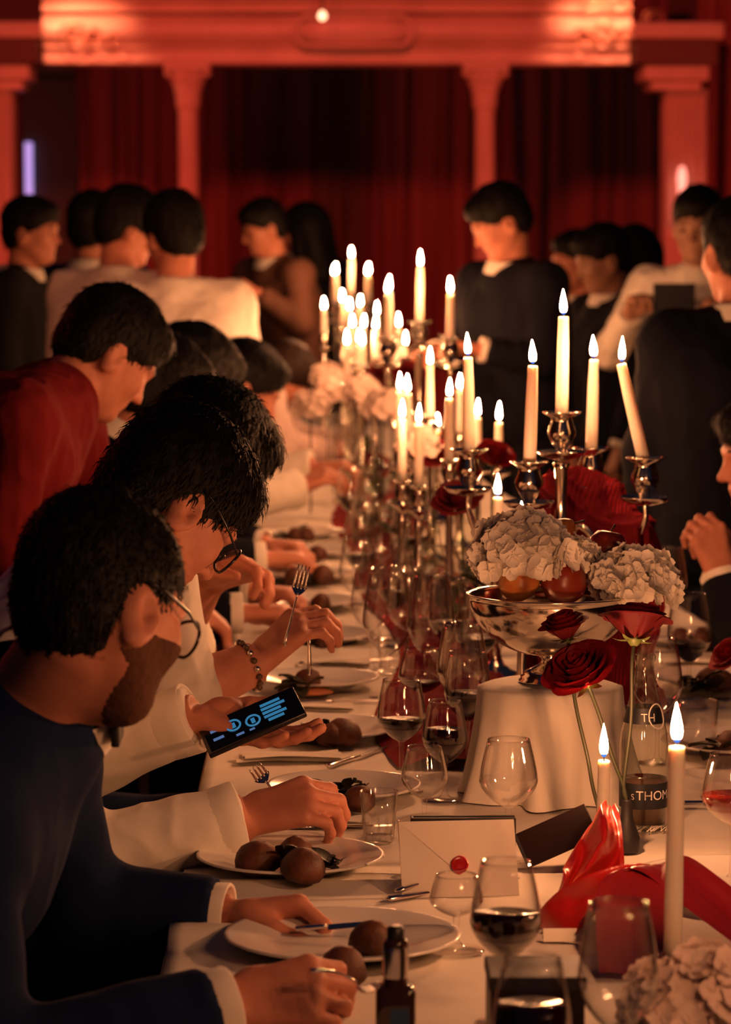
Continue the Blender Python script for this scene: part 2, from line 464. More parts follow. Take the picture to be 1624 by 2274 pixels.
# slender columns carrying the balcony
def column(px, w, label):
    x = xb(px); zt = zb(142); r = w / 2
    t = thing('column', label, 'column', (x, BD, 0), 'slender columns under the balcony')
    part('shaft', xf(lathe([(r * 1.15, .25), (r, .4), (r * .92, zt - .30), (r, zt - .27)], 28), t=(x, BD, 0)), M_PLASTER, t)
    part('plinth', xf(lathe([(0, 0), (r * 1.9, 0), (r * 1.9, .12), (r * 1.5, .16), (r * 1.5, .22), (r * 1.2, .26), (0, .26)], 28), t=(x, BD, 0)), M_PLASTER, t)
    part('capital', xf(lathe([(r, zt - .28), (r * 1.16, zt - .27), (r * 1.1, zt - .25), (r * 1.25, zt - .17), (r * 1.7, zt - .10), (r * 1.95, zt - .08), (r * 1.95, zt - .02), (r * 2.1, zt), (0, zt)], 28), t=(x, BD, 0)), M_PLASTER, t)
    part('abacus', box((x, BD, zt - .02), (r * 4.3, r * 4.3, .05), .008), M_PLASTER, t, smooth=False)
    for s in (-1, 1):
        part('bracket', xf(lathe([(0, -.03), (.026, -.02), (.032, 0), (.026, .02), (0, .03)], 12), t=(x + s * r * 1.75, BD - r * 1.2, zt - .06)), M_PLASTER, t)
    return t
column(419, .135, 'left slender red-lit column with a flared capital under the balcony')
column(1076, .135, 'right slender red-lit column with a flared capital under the balcony')

# balcony front
t = thing('balcony', 'red-lit balcony front with an oval medallion above the columns', 'balcony', (xb(760), BD, zb(145)))
xl, xr = xb(104), xb(1392)
def extr(prof, x0, x1, n=30, wob=0):   # profile of (y, z) swept along x
    m = len(prof)
    return grid(lambda u, v: (x0 + (x1 - x0) * u, prof[min(int(round(v * (m - 1))), m - 1)][0], prof[min(int(round(v * (m - 1))), m - 1)][1]), n, m)
part('lintel', box(((xl + xr) / 2, BD + .02, (zb(110) + zb(145)) / 2), (xr - xl, .36, zb(110) - zb(145)), .012), M_PLASTER, t, smooth=False)
Z0, Z1 = zb(110), zb(34)
prof = [(BD - .14 - .10 * math.sin(math.pi * q) ** .8, Z0 + (Z1 - Z0) * q) for q in np.linspace(0, 1, 12)]
part('parapet', extr(prof, xl, xr), M_PLASTER, t)
prof = [(BD - .14, Z1), (BD - .20, Z1 + .005), (BD - .23, Z1 + .025), (BD - .20, Z1 + .05), (BD - .16, Z1 + .055), (BD - .16, Z1 + .07), (BD - .26, Z1 + .09), (BD - .29, Z1 + .13), (BD - .29, Z1 + .34), (BD - .1, Z1 + .36)]
part('cornice', extr(prof, xl, xr), M_PLASTER, t)
prof = [(BD - .15, Z0 - .012), (BD - .19, Z0 - .004), (BD - .19, Z0 + .01), (BD - .15, Z0 + .018)]
part('bead_moulding', extr(prof, xl, xr), M_PLASTER, t)
cx, cz = xb(785), zb(74)
a, b = 128 * BD / FPX, 33 * BD / FPX
ring = [V(cx + (a - b) * (1 if math.cos(q) > 0 else -1) * min(1, abs(math.cos(q)) * 3) + b * math.cos(q), BD - .245, cz + b * math.sin(q)) for q in np.linspace(0, 2 * math.pi, 61)]
part('medallion_ring', tube(ring, .018, 8, False), M_PLASTER, t)
part('medallion_panel', xf(lathe([(0, .035), (.6, .03), (.9, .015), (1.0, 0)], 32), np.array([[a, 0, 0], [0, 0, -1.0], [0, b, 0]]), (cx, BD - .225, cz)), M_PLASTER, t)
def scroll(x, z, s, y=BD - .25):
    pts = [V(x + s * (.1 + q * .055) * math.cos(q * 2.6) * .6, y - .01, z + s * (.1 + q * .05) * math.sin(q * 2.6) * .5) for q in np.linspace(0, 4.2, 26)]
    return tube(pts, [.012 * s * (1.5 - .2 * q) for q in np.linspace(0, 4.2, 26)], 6)
for px, py, s in ((175, 80, .55), (215, 85, .45), (255, 92, .35), (1290, 85, .5), (1330, 75, .55), (1365, 80, .4), (1305, 18, .4), (1360, 12, .5), (1440, 45, .4)):
    part('stucco_scroll', scroll(xb(px), zb(py), s), M_GILT, t)

# side pillars with block capitals
def pillar(px0, px1, capx0, capx1, label):
    x0, x1 = xb(px0), xb(px1); c = (x0 + x1) / 2; w = x1 - x0
    t = thing('pillar', label, 'pillar', (c, BD - .2, 0))
    zt = zb(200)
    part('shaft', box((c, BD - .2, zt / 2), (w, w, zt), .02), M_PLASTER, t, smooth=False)
    n = 5
    for i in range(n):
        xx = x0 + w * (i + .5) / n
        part('flute', tube([V(xx, BD - .2 - w / 2 + .004, .2), V(xx, BD - .2 - w / 2 + .004, zt - .05)], w / n * .38, 10), M_PLASTER, t)
    k0, k1 = xb(capx0), xb(capx1); kc = (k0 + k1) / 2; kw = k1 - k0
    for i, (q0, q1, g) in enumerate(((205, 185, .62), (185, 150, .8), (150, 95, 1.0), (95, 60, 1.12))):
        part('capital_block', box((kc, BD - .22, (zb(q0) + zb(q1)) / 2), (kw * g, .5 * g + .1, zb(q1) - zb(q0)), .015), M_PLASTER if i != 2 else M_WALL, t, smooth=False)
    return t
pillar(-60, 42, -70, 100, 'red-lit pillar with a dark block capital at the left edge')
pillar(1462, 1556, 1395, 1570, 'fluted red-lit pillar with a stepped block capital on the right')
t = thing('wall_drape', 'red-lit pleated drape hanging at the right edge behind the dark-suited man', 'drape', (xb(1640), BD + .4, 0))
part('drape_cloth', grid(lambda u, v: (xb(1558) + 1.2 * u, BD + .3 + .05 * math.sin(u * 60 + math.sin(v * 2)), 3.4 * (1 - v)), 90, 6), M_CURT, t)
t = thing('wall_sconce', 'tall slim glowing glass wall sconce on the right pillar', 'sconce', (xb(1497), BD - .42, zb(505)))
part('glass_tube', xf(lathe([(0, 0), (.018, .01), (.026, .12), (.022, .22), (.03, .30), (.016, .36), (0, .365)], 16), t=(xb(1497), BD - .42, zb(500))), M_SCONCE, t)
part('holder', xf(lathe([(0, -.06), (.02, -.055), (.045, -.03), (.03, .0), (0, .005)], 16), t=(xb(1497), BD - .42, zb(500))), M_GILT, t)
part('wall_arm', tube([V(xb(1497), BD - .42, zb(505)), V(xb(1497), BD - .36, zb(515)), V(xb(1505), BD - .30, zb(512))], .012), M_GILT, t)
t = thing('hanging_bulb', 'tiny glowing bulb hanging on a cord before the balcony medallion', 'lamp', tuple(W(716, 36, 19)))
part('bulb', xf(lathe([(0, -.025), (.018, -.018), (.025, 0), (.018, .018), (.008, .03), (0, .032)], 14), t=W(716, 36, 19)), M_LAMP, t)
c = W(716, 36, 19)
part('cord', tube([c + V(0, 0, .03), c + V(0, 0, 1.2)], .006, 6), M_CAP, t)

# ================================================================ the banquet table
TX0, TX1, TY0, TY1 = -.175, .93, 1.35, 14.1
def tx1(y): return np.interp(y, [5.5, 12.0], [.93, .45])
t = thing('banquet_table', 'long banquet table running away under white linen', 'table', ((TX0 + TX1) / 2, 8, 0))
for ya, yb_ in ((TY0, 5.5), (5.5, 8.7), (8.7, 12.0), (12.0, TY1)):
    x1, x2 = tx1(ya) - .02, tx1(yb_) - .02
    v8 = np.array([(TX0 + .02, ya + .01, z) for z in (TZ - .05, TZ - .012)] + [(x1, ya + .01, z) for z in (TZ - .05, TZ - .012)] + [(TX0 + .02, yb_ - .01, z) for z in (TZ - .05, TZ - .012)] + [(x2, yb_ - .01, z) for z in (TZ - .05, TZ - .012)])
    part('tabletop', (v8, [(0, 1, 3, 2), (4, 6, 7, 5), (0, 4, 5, 1), (2, 3, 7, 6), (1, 5, 7, 3), (0, 2, 6, 4)]), M_WOOD, t, smooth=False)
for yy in (2.6, 5.4, 8.4, 11.4, 13.9):
    for xx in (TX0 + .12, float(tx1(yy)) - .12):
        part('leg', box((xx, yy, (TZ - .05) / 2), (.06, .06, TZ - .05), .006), M_WOOD, t, smooth=False)
nx, ny = 64, 620
gx = np.linspace(TX0, TX1, nx); gy = TY0 + (TY1 - TY0) * np.linspace(0, 1, ny) ** 1.25
GX, GY = np.meshgrid(gx, gy, indexing='ij')
GX = TX0 + (GX - TX0) * (tx1(GY) - TX0) / (TX1 - TX0)
P = np.stack([GX.ravel(), GY.ravel(), np.zeros(GX.size)], 1)
wr = .0026 * vn(P * V(3, 7, 1), 1) + .0019 * (1 - np.abs(vn(P * V(5, 16, 1) + V(0, 0, 3), 2))) * 2 + .0008 * vn(P * V(22, 34, 1), 3)
# raised wrinkles running across the near left side, where the cloth has been pushed about
wr += np.clip(.16 - P[:, 0], 0, .3) * .075 * np.clip(vn(P * V(2.5, 13, 1) + V(1, 0, 7), 4), 0, 1)
PZ = TZ - .0045 + wr
# hanging sides
drop = 22
rows = []
def side(sign, xe):
    out = []
    for k in range(drop):
        q = (k + 1) / drop
        yy = gy; ed = PZ.reshape(nx, ny)[0 if sign < 0 else -1]
        amp = .028 * q ** .8
        w = np.sin(yy * 23 + 1.5 * np.sin(yy * 5)) * amp + np.sin(yy * 9.5 + 2) * amp * .7
        xx = (xe if sign < 0 else tx1(yy)) + sign * (.012 * min(1, q * 6) + .02 * q) + sign * np.abs(w) * .9
        out.append(np.stack([xx, yy, ed - q * .62 - .004 * np.minimum(1, q * 4)], 1))
    return out
L = side(-1, TX0)[::-1]; Rr = side(1, TX1)
allrows = L + [np.stack([GX[i], GY[i], PZ.reshape(nx, ny)[i]], 1) for i in range(nx)] + Rr
v = np.concatenate(allrows); n = len(allrows)
f = [(i * ny + j, (i + 1) * ny + j, (i + 1) * ny + j + 1, i * ny + j + 1) for i in range(n - 1) for j in range(ny - 1)]
single('tablecloth', (v, f), M_CLOTH, ((TX0 + TX1) / 2, 8, TZ), 'creased white tablecloth covering the long banquet table', 'tablecloth')
TZ = TZ + .001      # things stand on the cloth

# ================================================================ candles and their holders
def flame_shape(h=.044, r=.0062, seg=10):
    return lathe([(0, 0), (r * .45, h * .05), (r * .85, h * .16), (r, h * .30), (r * .92, h * .45), (r * .68, h * .63), (r * .36, h * .82), (r * .12, h * .95), (0, h)], seg)
FL = _mesh('flame', flame_shape(), M_FLAME)
def flame_far(h=.044, r=.0062):
    return lathe([(0, 0), (r * .85, h * .16), (r, h * .34), (r * .68, h * .63), (r * .2, h * .92), (0, h)], 6)
FLF = _mesh('flame', flame_far(), M_FLAME)
def candle(base, length, r, label, group, lean=(0, 0), top=.82, fs=1.0):
    base = np.asarray(base, float)
    t = thing('candle', label, 'candle', base, group)
    ax = nrm(V(lean[0], lean[1], 1)); e1 = nrm(np.cross(V(0, 1, 0), ax)); e2 = np.cross(ax, e1); M3 = np.stack([e1, e2, ax], 1)
    rt = r * top
    prof = [(0, 0), (r, 0), (r * .985, length * .3), (r * .9, length * .7), (rt, length - .004), (rt * .93, length - .0005), (rt * .75, length - .0015), (rt * .4, length - .004), (0, length - .005)]
    part('wax', xf(lathe(prof, 24), M3, base), M_WAX, t)
    tip = base + ax * (length - .004)
    part('wick', tube([tip, tip + V(0, 0, .008), tip + V(.0012, 0, .014)], .0009, 6), M_WICK, t)
    o = bpy.data.objects.new('flame', FL if base[1] < 6 else FLF); COL.objects.link(o); o.parent = t
    o.location = [float(x) for x in (tip + V(0, 0, .0065) - base)]
    o.scale = (fs * random.uniform(.92, 1.08), fs, fs * random.uniform(.92, 1.1))
    o.rotation_euler = (random.uniform(-.05, .05), random.uniform(-.04, .06), random.uniform(0, 6))
    return t
def stick_prof(h):     # candlestick turned profile; top of the cup at h
    return [(0, 0), (.046, 0), (.047, .004), (.043, .010), (.030, .016), (.018, .024), (.011, .04), (.009, .07), (.014, .085), (.009, .10), (.0075, h * .6), (.011, h - .085), (.0075, h - .075), (.010, h - .062), (.028, h - .054), (.030, h - .051), (.012, h - .049), (.014, h - .040), (.0175, h - .028), (.0165, h - .012), (.014, h - .004), (.021, h - .0005), (.021, h), (.0115, h - .0005), (.0105, h - .012), (0, h - .012)]
def stick_candle(px, yt, yb, d, label, lean=(0, 0), r=.0105):
    b = W(px, yb, d); hgt = b[2] - TZ; ln = (yb - yt) * d / FPX
    t = thing('candlestick', 'silver candlestick under ' + label, 'candlestick', (b[0], b[1], TZ), 'single silver candlesticks')
    h = max(hgt, .02)
    if h > .17:
        part('stand', xf(lathe([p for p in stick_prof(h)], 20), t=(b[0], b[1], TZ)), M_SILVER, t)
    else:
        part('stand', xf(lathe([(0, 0), (.04, 0), (.041, .004), (.016, h * .45), (.013, h * .6), (.02, h - .003), (.021, h), (.0115, h), (.0105, h - .012), (0, h - .012)], 20), t=(b[0], b[1], TZ)), M_SILVER, t)
    candle(V(b[0], b[1], TZ + h - .0115), ln + .0115, r, label, 'lit candles in single candlesticks', lean)
STICKS = [
 (893, 930, 1068, 7.0, 'slim white candle left of a near-equal twin, before the dark red rose'),
 (930, 940, 1080, 6.9, 'slim white candle right of its twin, before the dark red rose'),
 (998, 884, 1021, 6.7, 'white candle standing close left of the tall five-arm candelabrum'),
 (955, 813, 925, 7.9, 'tall white candle behind the twin candles'),
 (1021, 866, 960, 8.2, 'thin candle peeping out left behind the candelabrum\'s left candle'),
 (888, 868, 990, 7.7, 'left candle of the close pair with merging flames behind the twins'),
 (906, 873, 990, 7.5, 'right candle of the close pair with merging flames behind the twins'),
 (972, 955, 985, 9.0, 'short glowing candle low between the twins and the candelabrum'),
 (1061, 926, 1000, 7.8, 'candle just right behind the candelabrum\'s left candle'),
 (1108, 937, 1000, 7.2, 'candle above the coral rose, left of the candelabrum\'s front candle'),
 (1102, 1103, 1200, 5.85, 'white candle with a leaning flame behind the pale hydrangea'),
 (1160, 1170, 1290, 5.05, 'low candle whose flame just clears the hydrangea in the bowl'),
 (720, 688, 740, 11.5, 'leftmost small candle of the far cluster'),
 (761, 672, 720, 12.0, 'small far candle below the left arm of the farthest candelabrum'),
 (777, 690, 715, 12.4, 'shortest far candle below the farthest candelabrum'),
 (800, 682, 722, 12.0, 'small far candle below the right arm of the farthest candelabrum'),
 (783, 728, 790, 11.0, 'left candle of the middle pair in the far cluster'),
 (808, 728, 790, 11.3, 'right candle of the middle pair in the far cluster'),
 (837, 702, 765, 10.8, 'rear candle of the stacked pair left of the middle candelabrum'),
 (834, 732, 795, 10.2, 'front candle of the stacked pair left of the middle candelabrum'),
 (798, 762, 805, 10.2, 'left flame of the double flame low in the far cluster'),
 (805, 768, 812, 9.9, 'right flame of the double flame low in the far cluster'),
 (771, 768, 850, 9.6, 'nearest candle of the far cluster, lowest on its left'),
 (886, 728, 780, 10.5, 'candle between the left and centre lights of the middle candelabrum'),
 (901, 768, 792, 10.0, 'short candle below the middle candelabrum'),
]
for s in STICKS: stick_candle(*s[:4], s[4], lean=(.03, 0) if s[0] == 1102 else (0, 0))
def ground_candle(px, yt, yb, d, r, label):
    b = W(px, yb, d); h = max(b[2] - TZ, .015)
    t = thing('candle_holder', 'silver holder under ' + label, 'candle holder', (b[0], b[1], TZ), 'low silver candle holders in the foreground')
    part('dish', xf(lathe([(0, 0), (.036, 0), (.038, .003), (.020, .006), (.016, h - .004), (.0185, h), (r + .0006, h), (r + .0004, h - .012), (0, h - .012)], 24), t=(b[0], b[1], TZ)), M_SILVER, t)
    candle(V(b[0], b[1], TZ + h - .0115), (yb - yt) * d / FPX + .0115, r, label, 'tall foreground candles', (.012, 0), .86, 1.1)
ground_candle(1494, 1642, 2116, 3.5, .0108, 'tall candle in front of the lettered bottle, nearest of all')
ground_candle(1338, 1682, 1880, 4.06, .0093, 'shorter foreground candle before the red satin')

def candelabrum(c, hc, arms, ha, lens, label, lean4=None, clabels=None, d=None):
    """c: table point, hc: height of the centre cup, arms: (dx, dy) per arm, ha: arm cup height"""
    c = np.asarray(c, float)
    t = thing('candelabrum', label, 'candelabrum', (c[0], c[1], TZ), 'five-light silver candelabra')
    b0 = V(c[0], c[1], TZ)
    part('foot', xf(lathe([(0, 0), (.075, 0), (.077, .005), (.070, .012), (.052, .018), (.034, .030), (.022, .05), (.014, .07), (0, .07)], 28), t=b0), M_SILVER, t)
    part('stem', xf(lathe([(.014, .065), (.011, .10), (.018, .125), (.022, .14), (.012, .16), (.009, .22), (.012, .26), (.020, .285), (.024, .30), (.014, .32), (.010, .36), (.012, hc - .10), (.016, hc - .09), (0, hc - .088)], 20), t=b0), M_SILVER, t)
    def cup(p, name='candle_cup'):
        o = part(name, xf(lathe([(0, -.078), (.011, -.076), (.010, -.066), (.016, -.058), (.024, -.042), (.025, -.033), (.019, -.018), (.0185, -.010), (.033, -.002), (.0345, 0), (.031, .0008), (.013, -.004), (.0118, -.016), (0, -.016)], 24), t=p), M_SILVER, t)
        part('drip_pan', xf(lathe([(0, -.084), (.013, -.084), (.036, -.078), (.044, -.070), (.0445, -.068), (.036, -.075), (.011, -.079), (0, -.079)], 24), t=p), M_SILVER, o)
        return o
    top = b0 + V(0, 0, hc); cup(top)
    lb = clabels or ['centre', 'arm a', 'arm b', 'arm c', 'arm d']
    candle(top - V(0, 0, .0155), lens[0] + .0155, .0112, lb[0], 'candelabrum candles', (.012, 0), .8)
    for i, (dx, dy) in enumerate(arms):
        e = b0 + V(dx, dy, ha); s0 = b0 + V(0, 0, .29)
        q = V(dx, dy, 0)
        pts = spline([s0, s0 + q * .25 + V(0, 0, .03), s0 + q * .5 + V(0, 0, -.005), s0 + q * .85 + V(0, 0, -.005), b0 + q * 1.0 + V(0, 0, ha - .11), e - V(0, 0, .078)], 22)
        part('arm', tube(pts, [.0075 - .002 * k / 21 for k in range(22)], 8), M_SILVER, t)
        part('arm_scroll', tube([s0 + q * .45 + V(0, 0, .0) + .022 * (nrm(q) * math.cos(w) + V(0, 0, 1) * math.sin(w)) * (1 - w / 9) for w in np.linspace(0, 6, 16)], .004, 6), M_SILVER, t)
        ln = (lean4[i] if lean4 else (0, 0))
        cup(e)
        candle(e - V(0, 0, .0155) , lens[i + 1] + .0155, .0112, lb[i + 1], 'candelabrum candles', ln, .74)
    return t
C1 = W(1248, 915, 5.5)
candelabrum(C1, C1[2] - TZ, [tuple((W(1042, 970, 5.62) - C1)[:2]), tuple((W(1176, 1037, 5.33) - C1)[:2]), tuple((W(1314, 978, 5.66) - C1)[:2]), tuple((W(1434, 1000, 5.42) - C1)[:2])],
            W(1176, 1035, 5.33)[2] - TZ + .008, [.168, .166, .164, .160, .168], 'nearest five-light silver candelabrum with burgundy velvet at its foot',
            [(-.012, 0), (.03, 0), (.02, 0), (-.24, .03)],
            ['tallest candle, on the centre of the nearest candelabrum', 'candle on the left arm of the nearest candelabrum', 'candle on the front arm of the nearest candelabrum, above the velvet', 'candle on the rear right arm of the nearest candelabrum', 'tilted candle on the far right arm of the nearest candelabrum'])
candelabrum((.70, 2.42, 0), .52, [(-.15, .05), (.05, .15), (.15, -.05), (-.05, -.15)], .455, [.168, .166, .164, .160, .168], 'silver candelabrum on the table end nearest the camera', [(0, 0)] * 4,  # added outside the view so its flames light the foreground
            ['centre candle of the candelabrum at the near table end', 'table-side candle of the candelabrum at the near table end', 'rear candle of the candelabrum at the near table end', 'outer candle of the candelabrum at the near table end', 'front candle of the candelabrum at the near table end'])
C3 = W(932, 714, 9.0)
candelabrum(C3, C3[2] - TZ, [(-.095, -.12), (-.083, .13), (.083, -.12), (.095, .13)], W(862, 748, 9.0)[2] - TZ, [.155, .125, .125, .125, .125], 'middle silver candelabrum behind the twin candles', [(0, 0)] * 4,
            ['centre candle of the middle candelabrum', 'front left candle of the middle candelabrum', 'rear left candle of the middle candelabrum', 'front right candle of the middle candelabrum', 'rear right candle of the middle candelabrum'])
C4 = W(780, 652, 13.6)
candelabrum(C4, C4[2] - TZ, [(-.075, -.1), (-.066, .1), (.070, -.1), (.078, .1)], W(745, 672, 13.6)[2] - TZ, [.155, .12, .12, .12, .12], 'farthest silver candelabrum near the end of the table', [(0, 0)] * 4,
            ['centre candle of the farthest candelabrum', 'front left candle of the farthest candelabrum', 'rear left candle of the farthest candelabrum', 'front right candle of the farthest candelabrum', 'rear right candle of the farthest candelabrum'])

# ================================================================ plates and food
PLATE = None
def plate_shape(r):
    return lathe([(0, .004), (r * .55, .004), (r * .62, .006), (r * .74, .013), (r * .97, .019), (r, .021), (r * .99, .0235), (r * .96, .0225), (r * .72, .0165), (r * .60, .010), (r * .5, .008), (0, .008)], 40)
def dumpling_shape(seed, r=.026):
    rr = random.Random(seed)
    v, f = lathe([(0, 0), (r * .7, .001), (r * .98, r * .35), (r, r * .6), (r * .93, r * .95), (r * .74, r * 1.25), (r * .4, r * 1.48), (0, r * 1.55)], 16)
    v = v + .12 * r * normals(v, f) * vn(v / r * 1.4 + seed * 7.3, seed)[:, None]
    v[:, 2] -= v[:, 2].min()
    return v, f
DUMP = [_mesh('dumpling', dumpling_shape(s), M_FOOD) for s in range(4)]
def leafy_shape(seed):
    rr = random.Random(seed); out = []
    for k in range(9):
        a = rr.uniform(0, 6.28); ln = rr.uniform(.025, .05); el = rr.uniform(.1, .9); w = rr.uniform(.008, .014)
        c = V(rr.uniform(-.018, .018), rr.uniform(-.015, .015), rr.uniform(.004, .014)); dd = V(math.cos(a) * math.cos(el), math.sin(a) * math.cos(el), math.sin(el)); sd = nrm(np.cross(dd, V(0, 0, 1)))
        def fn(u, v, c=c, dd=dd, sd=sd, ln=ln, w=w):
            wd = w * math.sin(math.pi * (u * .85 + .12)) * (1 + .35 * math.sin(u * 19))
            return c + dd * ln * u - V(0, 0, 1) * .016 * u * u + sd * wd * (v * 2 - 1) + V(0, 0, 1) * .004 * abs(v * 2 - 1)
        out.append(grid(fn, 7, 3))
    v, f = merge(*out); v[:, 2] = np.maximum(v[:, 2], 0.0005)
    return v, f
LEAFY = [_mesh('salad', leafy_shape(s), M_DLEAF) for s in (3, 8, 13)]
def put(name, me, loc, rz, s, label, cat, group):
    o = bpy.data.objects.new(name, me); COL.objects.link(o)
    o.location = [float(x) for x in loc]; o.rotation_euler = (0, 0, rz); o.scale = (s, s, s) if np.isscalar(s) else s
    BASE[o] = np.asarray(loc, float); return tag(o, label, cat, group)
PLM = {r: _mesh('dinner_plate', plate_shape(r), M_PORC) for r in (.14, .125, .115)}
LEFTP = [  # px, py of plate centre, radius, dumplings (dx, dy px), salad (dx, dy px), where
 (762, 2112, .14, [(0, 55), (65, -8)], [], 'the nearest plate'),
 (645, 1932, .125, [(-72, -12), (30, 8), (10, -22)], [(75, -4), (-5, -8)], 'the plate in front of the satin-jacket guest\'s shirt cuff'),
 (765, 1772, .115, [(35, 10)], [(-20, 0), (0, -12)], 'the plate by the fork hand'),
 (722, 1640, .125, [(15, 0), (40, -2)], [(-35, 2), (-12, -4), (10, 5)], 'the plate right of the phone'),
 (705, 1528, .115, [(-22, -12)], [(-40, 4)], 'the plate right of the bracelet'),
 (712, 1428, .115, [(18, -4)], [(-10, 0)], 'the plate behind the bracelet hand'),
 (690, 1352, .115, [(22, -6)], [(-10, 0)], 'the sixth plate along the left side'),
 (684, 1290, .115, [(-30, -4), (35, -4)], [(-5, 0)], 'the seventh plate along the left side'),
 (680, 1238, .115, [(-10, -4), (25, -4)], [(-30, 0)], 'the eighth plate along the left side'),
 (672, 1196, .115, [(10, -3), (-15, -3)], [(-30, 0)], 'the ninth plate along the left side'),
]
LEFTP[1] = LEFTP[1][:5] + ('the second plate from the front',)
DX = random.Random(5)
def served(px, py, r, dumps, sal, where, grp):
    p = T(px, py)
    put('dinner_plate', PLM[r], p, 0, 1, 'white porcelain plate: ' + where, 'plate', grp)
    def which(lst, k):
        if len(lst) == 1: return ''
        o = sorted(range(len(lst)), key=lambda a: lst[a][0]).index(k)
        return {2: ('left ', 'right '), 3: ('leftmost ', 'middle ', 'rightmost ')}[len(lst)][o]
    for i, (dx, dy) in enumerate(dumps):
        q = T(px + dx, py + dy, TZ + .02); q[2] = TZ + .0085
        put('dumpling', DUMP[DX.randrange(4)], q, DX.uniform(0, 6), DX.uniform(.92, 1.12), which(dumps, i) + 'browned round dumpling on ' + where, 'dumpling', 'dumplings on ' + where)
    for i, (dx, dy) in enumerate(sal):
        q = T(px + dx, py + dy, TZ + .015); q[2] = TZ + .0085
        put('salad', LEAFY[DX.randrange(3)], q, DX.uniform(0, 6), DX.uniform(1.0, 1.35), which(sal, i) + 'dark wilted salad leaves on ' + where, 'salad', 'salad on ' + where)
for a in LEFTP: served(*a, 'plates along the left side of the table')
RIGHTP = [
 (1535, 1432, .115, [(-22, -6), (25, -8)], [], 'the right-hand plate by the clasped hands'),
 (1580, 1525, .115, [(-2, -10), (25, -4)], [(-40, 4), (5, 4)], 'the right-hand plate behind the foreground flame'),
 (1640, 1672, .125, [(-15, -8)], [(-40, 0)], 'the right-hand plate at the picture edge'),
 (1640, 1985, .14, [], [], 'the nearest right-hand plate under the red satin'),
]
for a in RIGHTP: served(*a, 'plates along the right side of the table')
q = T(690, 1532, TZ + .012); q[2] = TZ + .0085
single('sauce', xf(lathe([(0, .006), (.02, .006), (.036, .003), (.042, 0)], 20), t=q), M_SAUCE, q, 'orange sauce under the dumpling right of the bracelet', 'sauce')

# ================================================================ glassware
def wine_glass(foot, h, r, rim, label, wine=None, stem=.075, group='wine glasses on the table', gm=None, wm=None):
    """h total height, r widest bowl radius, rim radius, wine = fill height as a fraction of the bowl"""
    f = np.asarray(foot, float); hb = h - stem
    t = thing('wine_glass', label, 'glass', (f[0], f[1], TZ), group)
    b0 = V(f[0], f[1], TZ)
    def rb(q):    # bowl radius at fraction q of its height
        a = .40
        if q < a: s = q / a; return r * (1 - (1 - s) ** 1.6) ** .72
        s = (q - a) / (1 - a); return r + (rim - r) * (s ** 1.35)
    prof = [(max(.004, rb(q)), stem + hb * q) for q in (0, .02, .06, .12, .2, .3, .4, .5, .6, .7, .8, .9, 1.0)]
    if f[1] < 5.8: prof = prof + [(max(.003, r_ - .0011), z_) for r_, z_ in prof[:1:-1]]
    bowl = part('bowl', xf(lathe(prof, 32), t=b0), gm or M_GLASS, t)
    part('rim', xf(lathe([(rim - .0007, h - .001), (rim + .0005, h - .0004), (rim, h + .0006), (rim - .0009, h), (rim - .0007, h - .001)], 32), t=b0), gm or M_GLASS, bowl)
    part('stem', xf(lathe([(.0045, stem + .004), (.0035, stem - .01), (.003, stem * .5), (.0038, .012), (.010, .005), (.030, .002), (.0335, .0012), (.0335, 0), (0, 0)], 24), t=b0), gm or M_GLASS, t)
    if wine:
        pw = [(0, stem + .002)] + [(max(.003, rb(q) - .0014), stem + hb * q) for q in np.linspace(.03, wine, 9)] + [(0, stem + hb * wine)]
        part('wine', xf(lathe(pw, 32), t=b0), wm or M_WINE, t)
    return t
def tumbler(foot, h, r0, r1, label, fill=None, fm=None, group='tumblers on the table', facet=0):
    f = np.asarray(foot, float); b0 = V(f[0], f[1], TZ)
    t = thing('tumbler', label, 'glass', b0, group)
    part('wall', xf(lathe([(r0 * .9, .0), (r0, .004), (r0 + (r1 - r0) * .5, h * .5), (r1, h), (r1 - .0015, h + .0004), (r1 - .002, h - .001), (r0 - .001, .012), (0, .011)], 28), t=b0), M_GLASS, t)
    part('base', xf(lathe([(0, 0), (r0 * .88, 0), (r0 * .95, .005), (r0 * .8, .010), (0, .0105)], 28), t=b0), M_GLASS, t)
    for k in range(facet):
        a = 6.283 * k / facet
        part('cut_facet', tube([b0 + V(math.cos(a) * (r0 + .0006), math.sin(a) * (r0 + .0006), .006), b0 + V(math.cos(a) * (r0 + (r1 - r0) * .4 + .0006), math.sin(a) * (r0 + (r1 - r0) * .4 + .0006), h * .42)], [.003, .0015], 6), M_GLASS, t)
    if fill:
        part('drink', xf(lathe([(0, .0125), (r0 - .0016, .0125), (r0 + (r1 - r0) * fill - .0018, h * fill), (0, h * fill)], 28), t=b0), fm or M_ROSEW, t)
    return t
def gp(px, d): p = W(px, 500, d); return V(p[0], p[1], TZ)
wine_glass(gp(1130, 3.28), .176, .0385, .0265, 'big foreground glass half full of red wine, before the envelope', .47, stem=.068)
wine_glass(gp(1135, 4.12), .168, .0395, .028, 'empty balloon glass in front of the white-draped pedestal')
wine_glass(gp(1190, 2.80), .185, .037, .026, 'nearest glass at the bottom edge, before the dark box', .60, wm=M_WINE)
wine_glass(gp(1386, 2.95), .203, .040, .028, 'large empty glass at bottom right beside the pale flowers')
wine_glass(gp(1642, 4.0), .168, .042, .030, 'glass of reddish wine cut by the right picture edge', .42, wm=mat('rose_wine', (.20, .02, .012), .06))
wine_glass(gp(893, 4.66), .170, .037, .028, 'glass of red wine leftmost of the wine trio by the pedestal', .36)
wine_glass(gp(991, 4.58), .150, .034, .024, 'round glass of red wine in the middle of the wine trio', .55, stem=.055)
